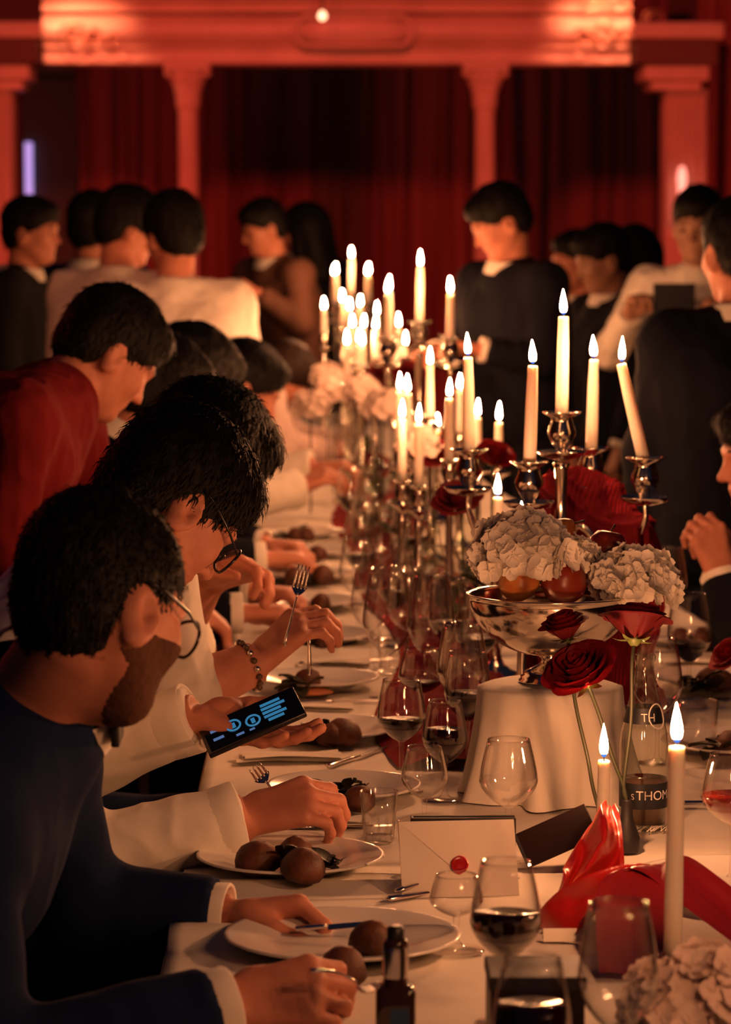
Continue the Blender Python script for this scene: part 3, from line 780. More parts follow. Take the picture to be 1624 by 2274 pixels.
wine_glass(gp(1042, 4.85), .186, .037, .029, 'glass of red wine rightmost of the wine trio, next to the pedestal', .42)
wine_glass(gp(862, 5.6), .235, .046, .031, 'tall empty wine glass left of the water bottle')
wine_glass(gp(960, 5.55), .235, .044, .030, 'tall empty wine glass in front of the water bottle')
wine_glass(gp(1030, 5.05), .205, .042, .030, 'empty wine glass just left of the silver bowl')
wine_glass(gp(945, 4.35), .120, .033, .024, 'small empty glass in front of the wine trio', stem=.045)
wine_glass(gp(1018, 3.62), .09, .032, .024, 'little empty glass beside the knife rest', stem=.04)
far_gl = [(840, 6.4), (880, 6.3), (930, 6.6), (800, 7.0), (850, 7.2), (905, 7.4), (985, 6.3), (820, 8.0), (780, 8.4), (845, 8.8), (800, 9.4), (760, 9.8), (770, 10.6), (735, 11.2), (1180, 7.0), (1300, 6.9)]
for i, (px, d) in enumerate(far_gl):
    wine_glass(gp(px, d), random.uniform(.19, .23), .041, .029, 'blurred wine glass ' + ['left of the water bottle, behind the tall glass', 'directly behind the tall glass left of the bottle', 'between the water bottle and the twin candles', 'right beside the ninth plate', 'below the twin candles, on their left', 'right under the left twin candle', 'right of the water bottle under the dark rose', 'close right of the pink drink', 'close left of the pink drink', 'behind the pink drink', 'below the pale flowers in the middle', 'by the leaning white-shirted guest\'s hands', 'under the far left pale flowers', 'farthest of all, before the far candle cluster', 'behind the velvet heap on its left', 'behind the velvet heap on its right'][i], random.choice([None, None, .3]), group='blurred wine glasses farther up the table')
more_gl = [(905, 5.95, None, 'empty glass just right of the tall one left of the bottle'), (1000, 5.75, .35, 'glass with a little red wine right of the water bottle'), (825, 5.95, None, 'empty glass leftmost before the far plates'), (1062, 5.55, .3, 'glass with red wine close behind the silver bowl'), (795, 6.5, None, 'empty glass beside the eighth plate'), (1075, 6.4, None, 'empty glass under the dark red rose'), (940, 5.15, .25, 'glass with a drop of red wine before the two tall ones'), (1330, 5.9, .3, 'wine glass behind the red apple'), (1470, 4.9, None, 'empty glass right of the lettered bottle neck'), (1540, 5.5, .3, 'wine glass by the right-hand plates'), (1490, 6.3, None, 'empty glass before the clasped hands')]
for px, d, wn, lb in more_gl: wine_glass(gp(px, d), .20 if px != 940 else .15, .040, .029, lb, wn)
tumbler(gp(842, 4.27), .072, .021, .0265, 'small cut tumbler behind the second plate', facet=12)
tumbler(gp(938, 4.04), .074, .027, .031, 'wide tumbler standing left of the envelope')
tumbler(gp(874, 5.9), .07, .026, .03, 'square-shouldered tumbler under the tall empty glass')
tumbler(gp(818, 8.3), .115, .042, .048, 'large tumbler of pink drink by the far hands', .8, M_ROSEW)
tumbler(gp(1560, 5.0), .085, .03, .034, 'tumbler beside the lettered bottle on the right')
tumbler(gp(1385, 7.4), .11, .034, .04, 'tumbler of pale drink behind the tilted candle', .8, M_CREAM)

# ================================================================ bottles
def bottle(px, d, h, r, rn, label, gm, name='water_bottle'):
    b0 = gp(px, d)
    t = thing(name, label, 'bottle', b0, None)
    prof = [(0, 0), (r * .9, 0), (r, .006), (r, h * .48), (r * .96, h * .54), (r * .72, h * .68), (rn * 1.25, h * .82), (rn, h * .90), (rn, h * .955), (rn * 1.18, h * .96), (rn * 1.18, h - .003), (rn, h), (rn * .8, h), (rn * .8, h * .9)]
    part('body', xf(lathe(prof, 32), t=b0), gm, t)
    return t, b0, prof
bottle(1045, 6.9, .27, .036, .013, 'clear water bottle behind the dark red rose', M_BOTTLE)
bottle(815, 7.6, .27, .036, .013, 'clear water bottle far up the table, left of the twin candles', M_BOTTLE)
bottle(965, 6.1, .275, .035, .013, 'clear glass water bottle among the tall empty glasses', M_BOTTLE)
t, b0, prof = bottle(1440, 4.38, .247, .0345, .0135, 'clear glass bottle with white lettering behind the tallest foreground candle', M_BOTTLE)
def rad_at(z):
    for (r0, z0), (r1, z1) in zip(prof[1:], prof[2:]):
        if z0 <= z <= z1 + 1e-9: return r0 + (r1 - r0) * (z - z0) / max(z1 - z0, 1e-6)
    return prof[3][0]
def band(z0, z1, off=.0004, a0=0, a1=2 * math.pi, n=48):
    return grid(lambda u, v: (b0[0] + (rad_at(z0 + (z1 - z0) * v) + off) * math.cos(a0 + (a1 - a0) * u), b0[1] + (rad_at(z0 + (z1 - z0) * v) + off) * math.sin(a0 + (a1 - a0) * u), b0[2] + z0 + (z1 - z0) * v), n, 4)
part('lower_label', band(.030, .066), M_LABELD, t)
part('neck_label', band(.150, .172), M_LABELD, t)
part('drink', xf(lathe([(0, .008), (.032, .008), (.033, .07), (0, .07)], 28), t=b0), mat('tonic_water', (.10, .05, .03), .1), t)
def text_mesh(s, size):
    cu = bpy.data.curves.new('lettering', 'FONT'); cu.body = s; cu.size = size; cu.align_x = 'CENTER'
    o = bpy.data.objects.new('lettering', cu); COL.objects.link(o)
    bpy.context.view_layer.update()
    me = o.evaluated_get(bpy.context.evaluated_depsgraph_get()).to_mesh()
    v = np.array([q.co[:] for q in me.vertices]); f = [tuple(p.vertices) for p in me.polygons]
    bpy.data.objects.remove(o); bpy.data.curves.remove(cu)
    return v, f
def wrap(s, size, zc, ang, off=.0009):
    v, f = text_mesh(s, size); out = []
    for x, y, _ in v:
        z = zc + y; rr = rad_at(z) + off; a = ang + x / rr
        out.append((b0[0] + rr * math.cos(a), b0[1] + rr * math.sin(a), b0[2] + z))
    return np.array(out), f
camdir = math.atan2(-b0[1], -b0[0])
part('lettering', wrap('THOMAS', .0185, .0435, camdir + .75), M_WHITEINK, t, smooth=False, label='white capital lettering THOMAS')
part('lettering', wrap('S', .012, .0435, camdir - .45), M_WHITEINK, t, smooth=False)
part('lettering', wrap('TH', .016, .154, camdir + .22), M_WHITEINK, t, smooth=False, label='white capital lettering TH')
part('emblem_ring', tube([V(b0[0] + (rad_at(.161 + .015 * math.sin(q)) + .001) * math.cos(camdir + .75 + .5 * math.cos(q)), b0[1] + (rad_at(.161 + .015 * math.sin(q)) + .001) * math.sin(camdir + .75 + .5 * math.cos(q)), b0[2] + .161 + .017 * math.sin(q)) for q in np.linspace(0, 6.283, 32)], .0011, 6, False), M_WHITEINK, t)
# little dark bottle in front
b0 = gp(880, 3.18)
t = thing('small_bottle', 'small dark bottle with black cap and blue label at the bottom', 'bottle', b0)
part('body', box(b0 + V(0, 0, .034), (.041, .041, .068), .007), M_AMBER, t)
part('neck', xf(lathe([(.014, .066), (.0125, .074), (.012, .10), (.0128, .108), (.0128, .112), (.011, .116), (0, .116)], 24), t=b0), M_AMBER, t)
part('cap', xf(lathe([(0, .129), (.007, .129), (.0088, .127), (.009, .117), (.0085, .112), (0, .112)], 24), t=b0), M_CAP, t)
part('label_patch', box(b0 + V(.004, -.0208, .022), (.019, .0012, .05)), M_LABELB, t, smooth=False, label='blue paper label')
part('neck_collar', xf(lathe([(.0133, .076), (.0137, .08), (.0137, .104), (.0133, .108)], 24), t=b0), M_STEEL, t)

# ================================================================ pedestal, bowl, flowers, fruit
PC = gp(1228, 4.63)
def ped(u, v):
    a = u * 2 * math.pi; hp = .170
    if v < .3: rr = .088 * (v / .3); z = hp
    else:
        s = (v - .3) / .7; z = hp - hp * (1 - (1 - s) ** 1.25) if s > .12 else hp - .004 * s / .12 * 2
        rr = .088 + .018 * min(1, s / .12) + .022 * s + .014 * s * math.sin(a * 7 + 1.0) * (.5 + s) + .008 * s * math.sin(a * 13)
    return PC + V(rr * math.cos(a), rr * math.sin(a), max(z, .001))
t = thing('draped_pedestal', 'round pedestal draped in white cloth carrying the silver bowl', 'pedestal', PC)
part('drape', grid(ped, 96, 22, True), M_CLOTH, t)
part('support', xf(lathe([(0, .002), (.08, .002), (.08, .164), (0, .164)], 24), t=PC), M_WOOD, t)
BZ = TZ + .1705; BC = V(PC[0], PC[1], BZ)
t = thing('fruit_bowl', 'footed silver bowl piled with fruit and hydrangeas on the draped pedestal', 'bowl', BC)
rimz = W(1228, 1322, 4.63)[2] - BZ
def bp(q): return .010 + .112 * math.sin(q * math.pi / 2) ** .62
part('bowl', xf(lathe([(0, .040)] + [(bp(q), .040 + (rimz - .040) * q ** 1.25) for q in np.linspace(.02, 1, 16)] + [(.1255, rimz + .001), (.1265, rimz + .003), (.124, rimz + .0042), (.121, rimz + .001)] + [(bp(q) - .003, .043 + (rimz - .043) * q ** 1.25) for q in np.linspace(.97, .02, 12)] + [(0, .044)], 48), t=BC), M_SILVER, t)
part('foot', xf(lathe([(0, 0), (.047, 0), (.048, .003), (.044, .006), (.045, .009), (.040, .012), (.041, .015), (.030, .020), (.016, .027), (.013, .034), (.018, .039), (.012, .043), (0, .043)], 40), t=BC), M_SILVER, t)
RZ = BZ + rimz
def fruit_shape(kind, r):
    if kind == 'apple':
        pr = [(0, .78 * r), (.12 * r, .82 * r), (.35 * r, .95 * r), (.65 * r, .88 * r), (.92 * r, .5 * r), (1.0 * r, .1 * r), (.93 * r, -.4 * r), (.7 * r, -.78 * r), (.4 * r, -.92 * r), (.15 * r, -.88 * r), (0, -.8 * r)]
    else:
        pr = [(0, 1.35 * r), (.2 * r, 1.32 * r), (.38 * r, 1.1 * r), (.52 * r, .75 * r), (.8 * r, .35 * r), (1.0 * r, -.1 * r), (.95 * r, -.5 * r), (.68 * r, -.85 * r), (.25 * r, -.95 * r), (0, -.9 * r)]
    return lathe(pr[::-1], 24)
def fruit(kind, c, r, tilt, m, label):
    t = thing('apple' if kind == 'apple' else 'pear', label, kind, c)
    M3 = np.array(Matrix.Rotation(tilt[0], 3, 'X') @ Matrix.Rotation(tilt[1], 3, 'Y'))
    part('flesh', xf(fruit_shape(kind, r), M3, c), m, t)
    tp = .8 * r if kind == 'apple' else 1.33 * r
    part('stalk', xf(tube([V(0, 0, tp), V(.002, 0, tp + .010), V(.005, 0, tp + .016)], [.0016, .0013, .002], 6), M3, c), M_STEM, t)
    return t
fruit('apple', W(1152, 1290, 4.575), .030, (.9, .5), M_PEAR, 'golden apple with its hollow showing, left in the silver bowl')
fruit('apple', W(1252, 1292, 4.575), .034, (.2, -.3), M_APPLE, 'dark red apple in the middle of the silver bowl')
fruit('apple', W(1348, 1222, 4.66), .030, (-.1, .2), M_APPLE, 'red apple perched high between the two hydrangeas')
fruit('pear', W(1215, 1196, 4.72), .036, (.4, 1.0), M_PEAR, 'golden pear behind the left hydrangea in the bowl')
fruit('apple', W(1300, 1275, 4.72), .033, (.1, .2), M_APPLE, 'red apple half hidden at the back of the silver bowl')
# hydrangeas built floret by floret
def floret_shape():
    out = []
    for k in range(4):
        a = k * math.pi / 2 + .1
        def fn(u, v, a=a):
            rr = .0125 * u; wd = .0075 * math.sin(math.pi * min(1, u * .82 + .08)) ** .8 * (v * 2 - 1)
            z = .004 * u * u + .0022 * abs(v * 2 - 1) ** 2 - .0035 * max(0, u - .7)
            return (rr * math.cos(a) - wd * math.sin(a), rr * math.sin(a) + wd * math.cos(a), z)
        out.append(grid(fn, 5, 4))
    out.append(lathe([(0, .0022), (.0011, .0017), (.0013, .0004)], 6))
    return merge(*out)
FLO = {m.name: _mesh('floret', floret_shape(), m) for m in (M_PETALW, M_PETALP)}
def hydrangea(c, r, n, m, label, squash=(1, 1, .85), stem_to=None, fsz=1.0, hemi=-.45):
    c = np.asarray(c, float)
    t = thing('hydrangea', label, 'flower', c)
    part('flower_core', xf(lathe([(0, -.7 * r), (.55 * r, -.55 * r), (.84 * r, 0), (.6 * r, .58 * r), (0, .84 * r)], 16), np.diag(squash), c), m, t)
    ga = math.pi * (3 - math.sqrt(5)); k = 0
    for i in range(n):
        z = 1 - (1 - hemi) * (i + .5) / n; q = math.sqrt(1 - z * z); a = ga * i
        nn = V(q * math.cos(a), q * math.sin(a), z)
        lump = .92 + .12 * random.random() + .10 * math.sin(nn[0] * 6 + nn[2] * 5 + r * 900)
        p = nn * r * lump * np.array(squash)
        o = bpy.data.objects.new('floret', FLO[m.name]); COL.objects.link(o); o.parent = t; BASE[o] = c
        o.location = [float(x) for x in p]
        dd = nrm(nn + V(random.uniform(-.55, .55), random.uniform(-.55, .55), random.uniform(-.3, .5)))
        o.rotation_euler = (Vector(dd).to_track_quat('Z', 'Y') @ Matrix.Rotation(random.uniform(0, 6.28), 3, 'Z').to_quaternion()).to_euler()
        s = fsz * random.uniform(.85, 1.25); o.scale = (s, s, s)
    if stem_to is not None: part('stem', tube([c, stem_to], .003, 6), M_STEM, t)
    return t
hydrangea(W(1165, 1228, 4.57), .066, 125, M_PETALW, 'large cream hydrangea head leftmost in the silver bowl', (1.05, .8, .82), W(1215, 1310, 4.66), 1.35)
hydrangea(W(1408, 1292, 4.60), .054, 90, M_PETALW, 'cream hydrangea head drooping over the right of the silver bowl', (1.1, .8, .85), W(1300, 1310, 4.66), 1.35)
hydrangea(W(1275, 1235, 4.62), .03, 45, M_PETALW, 'small cream hydrangea cluster between the dark apple and the perched one', (1, .8, .8), W(1260, 1310, 4.66))
hc = W(1572, 2262, 3.15)
hydrangea(hc, .080, 150, M_PETALP, 'pale pink hydrangea filling the bottom right corner', (1.05, .9, .8), V(hc[0], hc[1], TZ), 1.4)
for i, (px, py, d, r) in enumerate(((690, 905, 9.2, .05), (742, 872, 9.9, .05), (850, 905, 8.6, .05), (728, 838, 10.8, .05), (930, 985, 7.4, .045), (800, 870, 9.4, .05), (872, 800, 10.4, .05))):
    c = W(px, py, d)
    hydrangea(c, r, 40, M_PETALP, ['pale flower head at the left of the far arrangement', 'pale flower head at the far left behind the others', 'pale flower head below the close candle pair', 'farthest pale flower head left of the candles', 'pale flower head between the twin candles', 'pale flower head in the middle of the far arrangement', 'pale flower head under the middle candelabrum'][i], (1, 1, .8), V(c[0], c[1], TZ), 1.3)

# roses, petal by petal
def rose(c, axis, r, label, m, stem_pts=None, open_=1.0, group='red roses on the table'):
    c = np.asarray(c, float); ax = nrm(axis); e1 = nrm(np.cross(ax, V(.3, .9, .2))); e2 = np.cross(ax, e1)
    t = thing('rose', label, 'rose', stem_pts[-1] if stem_pts else c, group)
    M3 = np.stack([e1, e2, ax], 1)
    for ly, (n, rr, hh, sp, flare) in enumerate(((3, .16, .52, 1.5, .02), (3, .28, .58, 1.35, .06), (4, .42, .58, 1.1, .14), (5, .58, .54, .95, .26), (5, .74, .44, .9, .40), (6, .88, .30, .82, .52))):
        for k in range(n):
            a0 = 2 * math.pi * k / n + ly * .7 + random.uniform(-.15, .15); hj = hh * random.uniform(.92, 1.08)
            def fn(u, v, a0=a0, rr=rr, hj=hj, sp=sp, flare=flare):
                s = u * 2 - 1
                edge = math.sqrt(max(0, 1 - abs(s) ** 2.6))
                vv = v * (.55 + .45 * edge)
                rad = r * (rr * (.30 + .70 * math.sin(min(1, vv * 1.15) * math.pi / 2)) * open_ + flare * max(0, vv - .62) ** 2 * 3.2 + .02 * math.cos(s * 7 + a0))
                z = r * (-.42 + (hj + .42) * vv ** .8 - flare * max(0, vv - .7) ** 2 * 3.6)
                a = a0 + s * sp * (.55 + .45 * math.sin(vv * math.pi / 2))
                return (rad * math.cos(a), rad * math.sin(a), z)
            part('petal', xf(grid(fn, 11, 8), M3, c), m, t)
    bud = part('calyx', xf(lathe([(0, -.62 * r), (.10 * r, -.6 * r), (.2 * r, -.48 * r), (.24 * r, -.38 * r), (0, -.30 * r)], 12), M3, c), M_LEAF, t)
    for k in range(5):
        a = 6.28 * k / 5
        def fs(u, v, a=a):
            w = .13 * r * (1 - u) ** .7 * (v * 2 - 1); rr2 = r * (.2 + .45 * u); z = r * (-.45 - .12 * u + .18 * u * u)
            return (rr2 * math.cos(a) - w * math.sin(a), rr2 * math.sin(a) + w * math.cos(a), z)
        part('sepal', xf(grid(fs, 6, 3), M3, c), M_LEAF, bud)
    if stem_pts:
        pts = spline([c - ax * r * .55] + list(stem_pts), 26)
        part('stem', tube(pts, .0026, 8), M_STEM, t)
    return t
SD = 4.20
vb = W(1392, 1880, SD); vb[2] = TZ
t = thing('bud_vase', 'slim dark glass bud vase holding the three rose stems', 'vase', vb)
part('vase_wall', xf(lathe([(0, 0), (.016, 0), (.018, .004), (.018, .02), (.009, .045), (.0065, .07), (.0072, .072), (.0055, .07), (.008, .045), (0, .04)], 20), t=vb), M_BLACKCARD, t)
vt = vb + V(0, 0, .068)
rose(W(1290, 1490, SD - .03), (-.42, -.45, .80), .049, 'big open red rose facing left before the draped pedestal', M_ROSE, [W(1332, 1590, SD), W(1360, 1680, SD), W(1385, 1745, SD), vt])
rose(W(1254, 1392, SD + .06), (-.25, -.10, .95), .038, 'red rose seen from below against the silver bowl', M_ROSE, [W(1278, 1560, SD + .03), W(1305, 1680, SD), W(1320, 1760, SD), W(1350, 1850, SD) , vb + V(-.004, 0, .01)], .82)
rose(W(1412, 1386, SD + .02), (.10, .30, .93), .050, 'dark red rose turned away, rightmost above the lettered bottle', M_ROSED, [W(1404, 1480, SD), W(1402, 1600, SD), W(1386, 1740, SD), vt], .9)
rose(W(1622, 1455, 5.0), (-.6, -.3, .7), .035, 'bright red rose cut by the right picture edge', M_ROSE, [T(1640, 1640)])
rose(W(1018, 1110, 6.3), (-.2, -.5, .7), .05, 'dark red rose behind the twin candles', M_ROSED, [W(1030, 1260, 6.3), T(1035, 1430)])
rose(W(1100, 1010, 6.6), (.2, -.5, .7), .04, 'coral red rose left of the candelabrum\'s front candle', M_ROSE, [T(1090, 1390)])
rose(W(965, 1010, 7.6), (-.1, -.6, .7), .045, 'blurred coral rose between the slim candles', M_ROSE, [T(965, 1270)])
rose(W(850, 830, 9.9), (0, -.6, .7), .05, 'blurred dark rose in the far arrangement', M_ROSED, [T(850, 1090)])
rose(W(905, 830, 9.4), (.1, -.6, .7), .05, 'blurred dark rose under the middle candelabrum', M_ROSED, [T(905, 1120)])

# ================================================================ velvet, satin, ribbon
_ridge = spline([W(1172, 1085, 5.62), W(1230, 1052, 5.66), W(1320, 1056, 5.66), W(1390, 1112, 5.6), W(1446, 1178, 5.5)], 81)
def tent(u, v):
    p = _ridge[int(round(u * 80))]; dz = p[2] - TZ - .004
    if v < .65:
        s = 1 - v / .65       # front of the heap, s = 0 at the ridge
        q = p + V(0, -.19 * s ** .8, -dz * s ** 1.2)
        x = s * 7.5 - u * 2.2 + .9 * math.sin(u * 4.4 + s * 2) + .5 * math.sin(u * 9 - s * 5)
        rd = (1 - abs(math.sin(math.pi * x * .5)) ** .6) * .012
        q = q + V(.2, -.75, .5) * rd * min(1, s * 7) + V(.014 * math.sin(s * 8 + u * 5), 0, 0)
    else:
        s = (v - .65) / .35
        q = p + V(.012 * math.sin(u * 25) * s, .16 * s ** .8, -dz * s ** 1.2)
    return q
def tail(u, v):
    a = W(1408 + 32 * u, 1172, 5.42); b = W(1412 + 30 * u, 1232, 5.36)
    q = a + (b - a) * v
    return q + V(0, -.012 * math.sin(u * 7 + v), .004 * math.sin(u * 9))
vt_, ft_ = grid(tent, 110, 150)
_zz = vt_[:, 2] + .55 * (vt_[:, 0] - .38) + .05 * np.sin(vt_[:, 0] * 14) - .9 * np.clip(vt_[:, 0] - .42, 0, 1) ** 2 * 4
_s = np.stack([vt_[:, 0] * 6, vt_[:, 1] * 3, _zz * 24], 1)
_rd = .034 * (1 - np.abs(vn(_s, 21))) ** 2.2 + .014 * (1 - np.abs(vn(_s * 2.1, 22))) ** 2
vt_ = vt_ + V(.15, -.75, .45) * _rd[:, None]; vt_[:, 2] = np.maximum(vt_[:, 2], TZ + .003)
single('velvet_drape', merge((vt_, ft_), grid(tail, 16, 16)), M_VELVET, (C1[0] + .05, 5.5, TZ), 'burgundy velvet heaped in folds at the foot of the nearest candelabrum', 'drape')
def cloth(spine, sides, width, amp, folds, nu=50, nv=40, ph=0, wob=.4, hf=.08):
    sp = spline(spine, nu); sd = spline(sides, nu)
    def fn(u, v):
        i = int(round(u * (nu - 1))); s = nrm(sd[i]); t = nrm(sp[min(i + 1, nu - 1)] - sp[max(i - 1, 0)]); n = nrm(np.cross(t, s))
        if n[2] < 0: n = -n
        w = width if np.isscalar(width) else width[0] + (width[1] - width[0]) * u
        a = amp * math.sin(folds * 2 * math.pi * v + ph + wob * math.sin(u * 7)) * (.6 + .4 * math.sin(u * 5 + v * 4)) + amp * hf * math.sin(v * 31 + u * 9)
        return sp[i] + s * (v - .5) * w + n * (a + amp * .9)
    return grid(fn, nu, nv)
def cloth2(spine, sides, width, amp, folds, nu=60, nv=60, ph=0, seed=1):
    sp = spline(spine, nu); sd = spline(sides, nu); wd = [float(q[0]) for q in spline([V(w, 0, 0) for w in width], nu)]
    v = []
    for i in range(nu):
        u = i / (nu - 1); s = nrm(sd[i]); t = nrm(sp[min(i + 1, nu - 1)] - sp[max(i - 1, 0)]); n = nrm(np.cross(t, s)); n = n if n[2] >= 0 else -n
        for j in range(nv):
            q = j / (nv - 1); w = wd[i]
            x = q * folds + .35 * math.sin(u * 5 + q * 3 + ph)
            ridge = (.5 + .5 * math.cos(2 * math.pi * x + ph)) ** 1.5
            a = amp * (w / max(width)) * (1.7 * ridge + .25 * math.sin(2.3 * x * 6.28 + u * 6))
            v.append(sp[i] + s * (q - .5) * w + n * a - V(0, 0, 1) * .35 * w * (2 * q - 1) ** 2)
    v = np.array(v); v = v + .0015 * vn(v * 90, seed)[:, None] * V(0, -.5, .8)
    v[:, 2] = np.maximum(v[:, 2], TZ + .002)
    f = [(i * nv + j, i * nv + j + 1, (i + 1) * nv + j + 1, (i + 1) * nv + j) for i in range(nu - 1) for j in range(nv - 1)]
    return v, f
def onz(px, py, z): return T(px, py, TZ + z)
t = thing('satin_cloth', 'glossy red satin cloth twisted in folds around the foreground candle', 'cloth', onz(1300, 1950, 0))
part('upper_twist', cloth2([onz(1352, 1790, .10), onz(1335, 1840, .09), onz(1305, 1905, .06), onz(1265, 1975, .03), onz(1215, 2040, .008)], [V(1, .2, .0), V(1, .1, -.2), V(.95, .2, -.1), V(.8, .5, 0), V(.6, .8, 0)], [.02, .055, .075, .06, .035], .019, 2.0, 70, 60, .4, 3), M_SATIN, t)
part('lower_twist', cloth2([onz(1205, 2040, .010), onz(1270, 2020, .03), onz(1345, 1990, .05), onz(1410, 1950, .065), onz(1450, 1930, .06)], [V(.2, .9, .35), V(.2, .9, .3), V(.1, .9, .3), V(.1, .9, .4), V(.1, .9, .4)], [.03, .06, .07, .06, .03], .017, 1.8, 70, 60, 1.3, 5), M_SATIN, t)
t = thing('satin_ribbon', 'broad deep red satin ribbon sweeping right beside the tallest foreground candle', 'ribbon', onz(1450, 2050, 0))
part('ribbon_band', cloth([onz(1405, 2170, .004), onz(1402, 2080, .03), onz(1408, 1965, .07), onz(1465, 1925, .080), onz(1560, 1992, .055), onz(1680, 2085, .02)], [V(1, .0, .0), V(1, .05, .05), V(1, .3, 0), V(.7, .8, 0), V(.4, .9, .2), V(.3, .95, .2)], (.075, .11), .004, 1.2, 70, 30, .6), M_SATIND, t)

def runner(xc, y0, y1, w, seed, label):
    nu, nv = int((y1 - y0) * 70), 46; yy = np.linspace(y0, y1, nu); q = np.linspace(0, 1, nv)
    Y, Q = np.meshgrid(yy, q, indexing='ij')
    X = np.interp(Y, [4.9, 13.0], [xc, xc - .16]) + (Q - .5) * w * (1 + .25 * np.sin(Y * 3.1 + seed)) + .03 * np.sin(Y * 2.3 + seed)
    P = np.stack([X.ravel(), Y.ravel(), np.full(X.size, seed * 3.1)], 1)
    hgt = .020 * (1 - np.abs(vn(P * V(9, 6, 1), seed))) ** 2 + .014 * (1 - np.abs(vn(P * V(16, 12, 1), seed + 1))) ** 3 + .012 * vn(P * V(4, 3, 1), seed + 2)
    P[:, 2] = TZ + .003 + np.clip(hgt, 0, 1) * (1 - (2 * Q.ravel() - 1) ** 4)
    f = [(i * nv + j, i * nv + j + 1, (i + 1) * nv + j + 1, (i + 1) * nv + j) for i in range(nu - 1) for j in range(nv - 1)]
    single('velvet_runner', (P, f), M_VELVET, (xc, (y0 + y1) / 2, TZ), label, 'runner')
runner(.29, 4.85, 7.2, .26, 11, 'crumpled burgundy runner under the glasses left of the silver bowl')
runner(.27, 7.3, 11.5, .24, 17, 'crumpled burgundy runner under the far candles')
for k, (px, d, z) in enumerate(((1010, 6.2, .10), (1060, 6.5, .12), (930, 7.3, .10), (880, 8.2, .12), (840, 9.3, .14), (1110, 6.1, .13), (800, 10.2, .14), (905, 9.0, .12))):
    c = gp(px, d); sh = []
    for q in range(16):
        a = random.uniform(0, 6.28); el = random.uniform(.2, 1.2); ln = random.uniform(.05, .10); dd = V(math.cos(a) * math.cos(el), math.sin(a) * math.cos(el), math.sin(el)); sd = nrm(np.cross(dd, V(0, 0, 1))); cc = c + V(random.uniform(-.02, .02), random.uniform(-.02, .02), random.uniform(.02, z))
        sh.append((q, cc, dd, sd, ln))
    t = thing('foliage_sprig', ['green sprig beneath the dark red rose', 'green sprig beside the dark red rose', 'green sprig beneath the blurred coral rose', 'green sprig in the far arrangement, right of the pink drink', 'green sprig under the far flower heads', 'green sprig left of the candelabrum foot', 'green sprig at the foot of the far candle cluster', 'green sprig beneath the middle candelabrum'][k], 'foliage', c, 'green sprigs along the table')
    part('stem', tube([c, c + V(0, 0, z)], .003, 6), M_STEM, t)
    for q, cc, dd, sd, ln in sh:
        part('leaf', grid(lambda u, v: cc + dd * ln * u - V(0, 0, .02 * u * u) + sd * .016 * math.sin(math.pi * min(1, u * .9 + .07)) * (v * 2 - 1) + V(0, 0, .004 * abs(v * 2 - 1)), 7, 3), M_LEAF2, t)
# ================================================================ paper, cards, cutlery
e = T(972, 1995); eb = V(e[0], e[1], TZ)
ex = nrm(V(1, .10, 0)); up = nrm(V(-.03, .62, .78)); en = nrm(np.cross(ex, up))
t = thing('envelope', 'cream envelope with a red wax seal leaning against the black folder', 'envelope', eb)
EW, EH = .150, .108
def eq(a, b, o=0): return eb + ex * (a * EW - .045) + up * (b * EH) + en * o
part('back_sheet', grid(lambda u, v: eq(u, v + .01, .0) , 2, 2), M_PAPER, t, smooth=False)
part('envelope_body', merge(grid(lambda u, v: eq(u, v, .0012), 2, 2), (np.array([eq(0, 0, .0012), eq(1, 0, .0012), eq(1, 0, -.0006), eq(0, 0, -.0006)]), [(0, 1, 2, 3)])), M_PAPER, t, smooth=False)
part('flap', (np.array([eq(0, 1, .0014), eq(1, 1, .0014), eq(.55, .36, .0030), eq(.45, .36, .0030)]), [(0, 1, 2, 3)]), M_PAPER, t, smooth=False)
sc = eq(.5, .40, .003)
v_, f_ = lathe([(0, .0035), (.006, .0035), (.0085, .003), (.0095, .0045), (.0115, .0035), (.012, 0)], 24)
v_ = v_ * (1 + .12 * vn(v_ * 200, 3))[:, None]
part('wax_seal', xf((v_, f_), np.stack([ex, up, en], 1), sc), M_SEAL, t, label='red wax seal')
fb = eq(.55, 0, 0) + V(0, .085, 0)
t = thing('black_folder', 'black folder standing behind the wax-sealed envelope', 'folder', V(fb[0], fb[1], TZ))
part('front_board', box(V(fb[0], fb[1], TZ + .043), (.135, .006, .085), .001), M_BLACKCARD, t, smooth=False)
part('back_board', box(V(fb[0], fb[1] + .022, TZ + .0425), (.135, .006, .084), .001), M_BLACKCARD, t, smooth=False)
part('spine', box(V(fb[0] - .0665, fb[1] + .011, TZ + .0425), (.004, .026, .084), .001), M_BLACKCARD, t, smooth=False)
bb = W(1196, 2172, 3.05)
t = thing('dark_box', 'dark glossy box at the bottom behind the nearest glass', 'box', V(bb[0], bb[1] + .05, TZ))
part('box_body', box(V(bb[0], bb[1] + .05, (TZ + bb[2]) / 2 - .006), (.094, .094, bb[2] - TZ - .012), .003), M_BOX, t, smooth=False)
part('box_lid', box(V(bb[0], bb[1] + .05, bb[2] - .007), (.097, .097, .014), .002), M_BLACKCARD, t, smooth=False)
p = T(1245, 2095)
t = thing('place_card', 'small folded white card lying under the red satin', 'card', p)
part('card_front', grid(lambda u, v: p + V(-.02 + .045 * u, .01 * v, .002 + .014 * v), 2, 2), M_PAPER, t, smooth=False)
part('card_back', grid(lambda u, v: p + V(-.02 + .045 * u, .01 + .012 * v, .016 - .015 * v), 2, 2), M_PAPER, t, smooth=False)
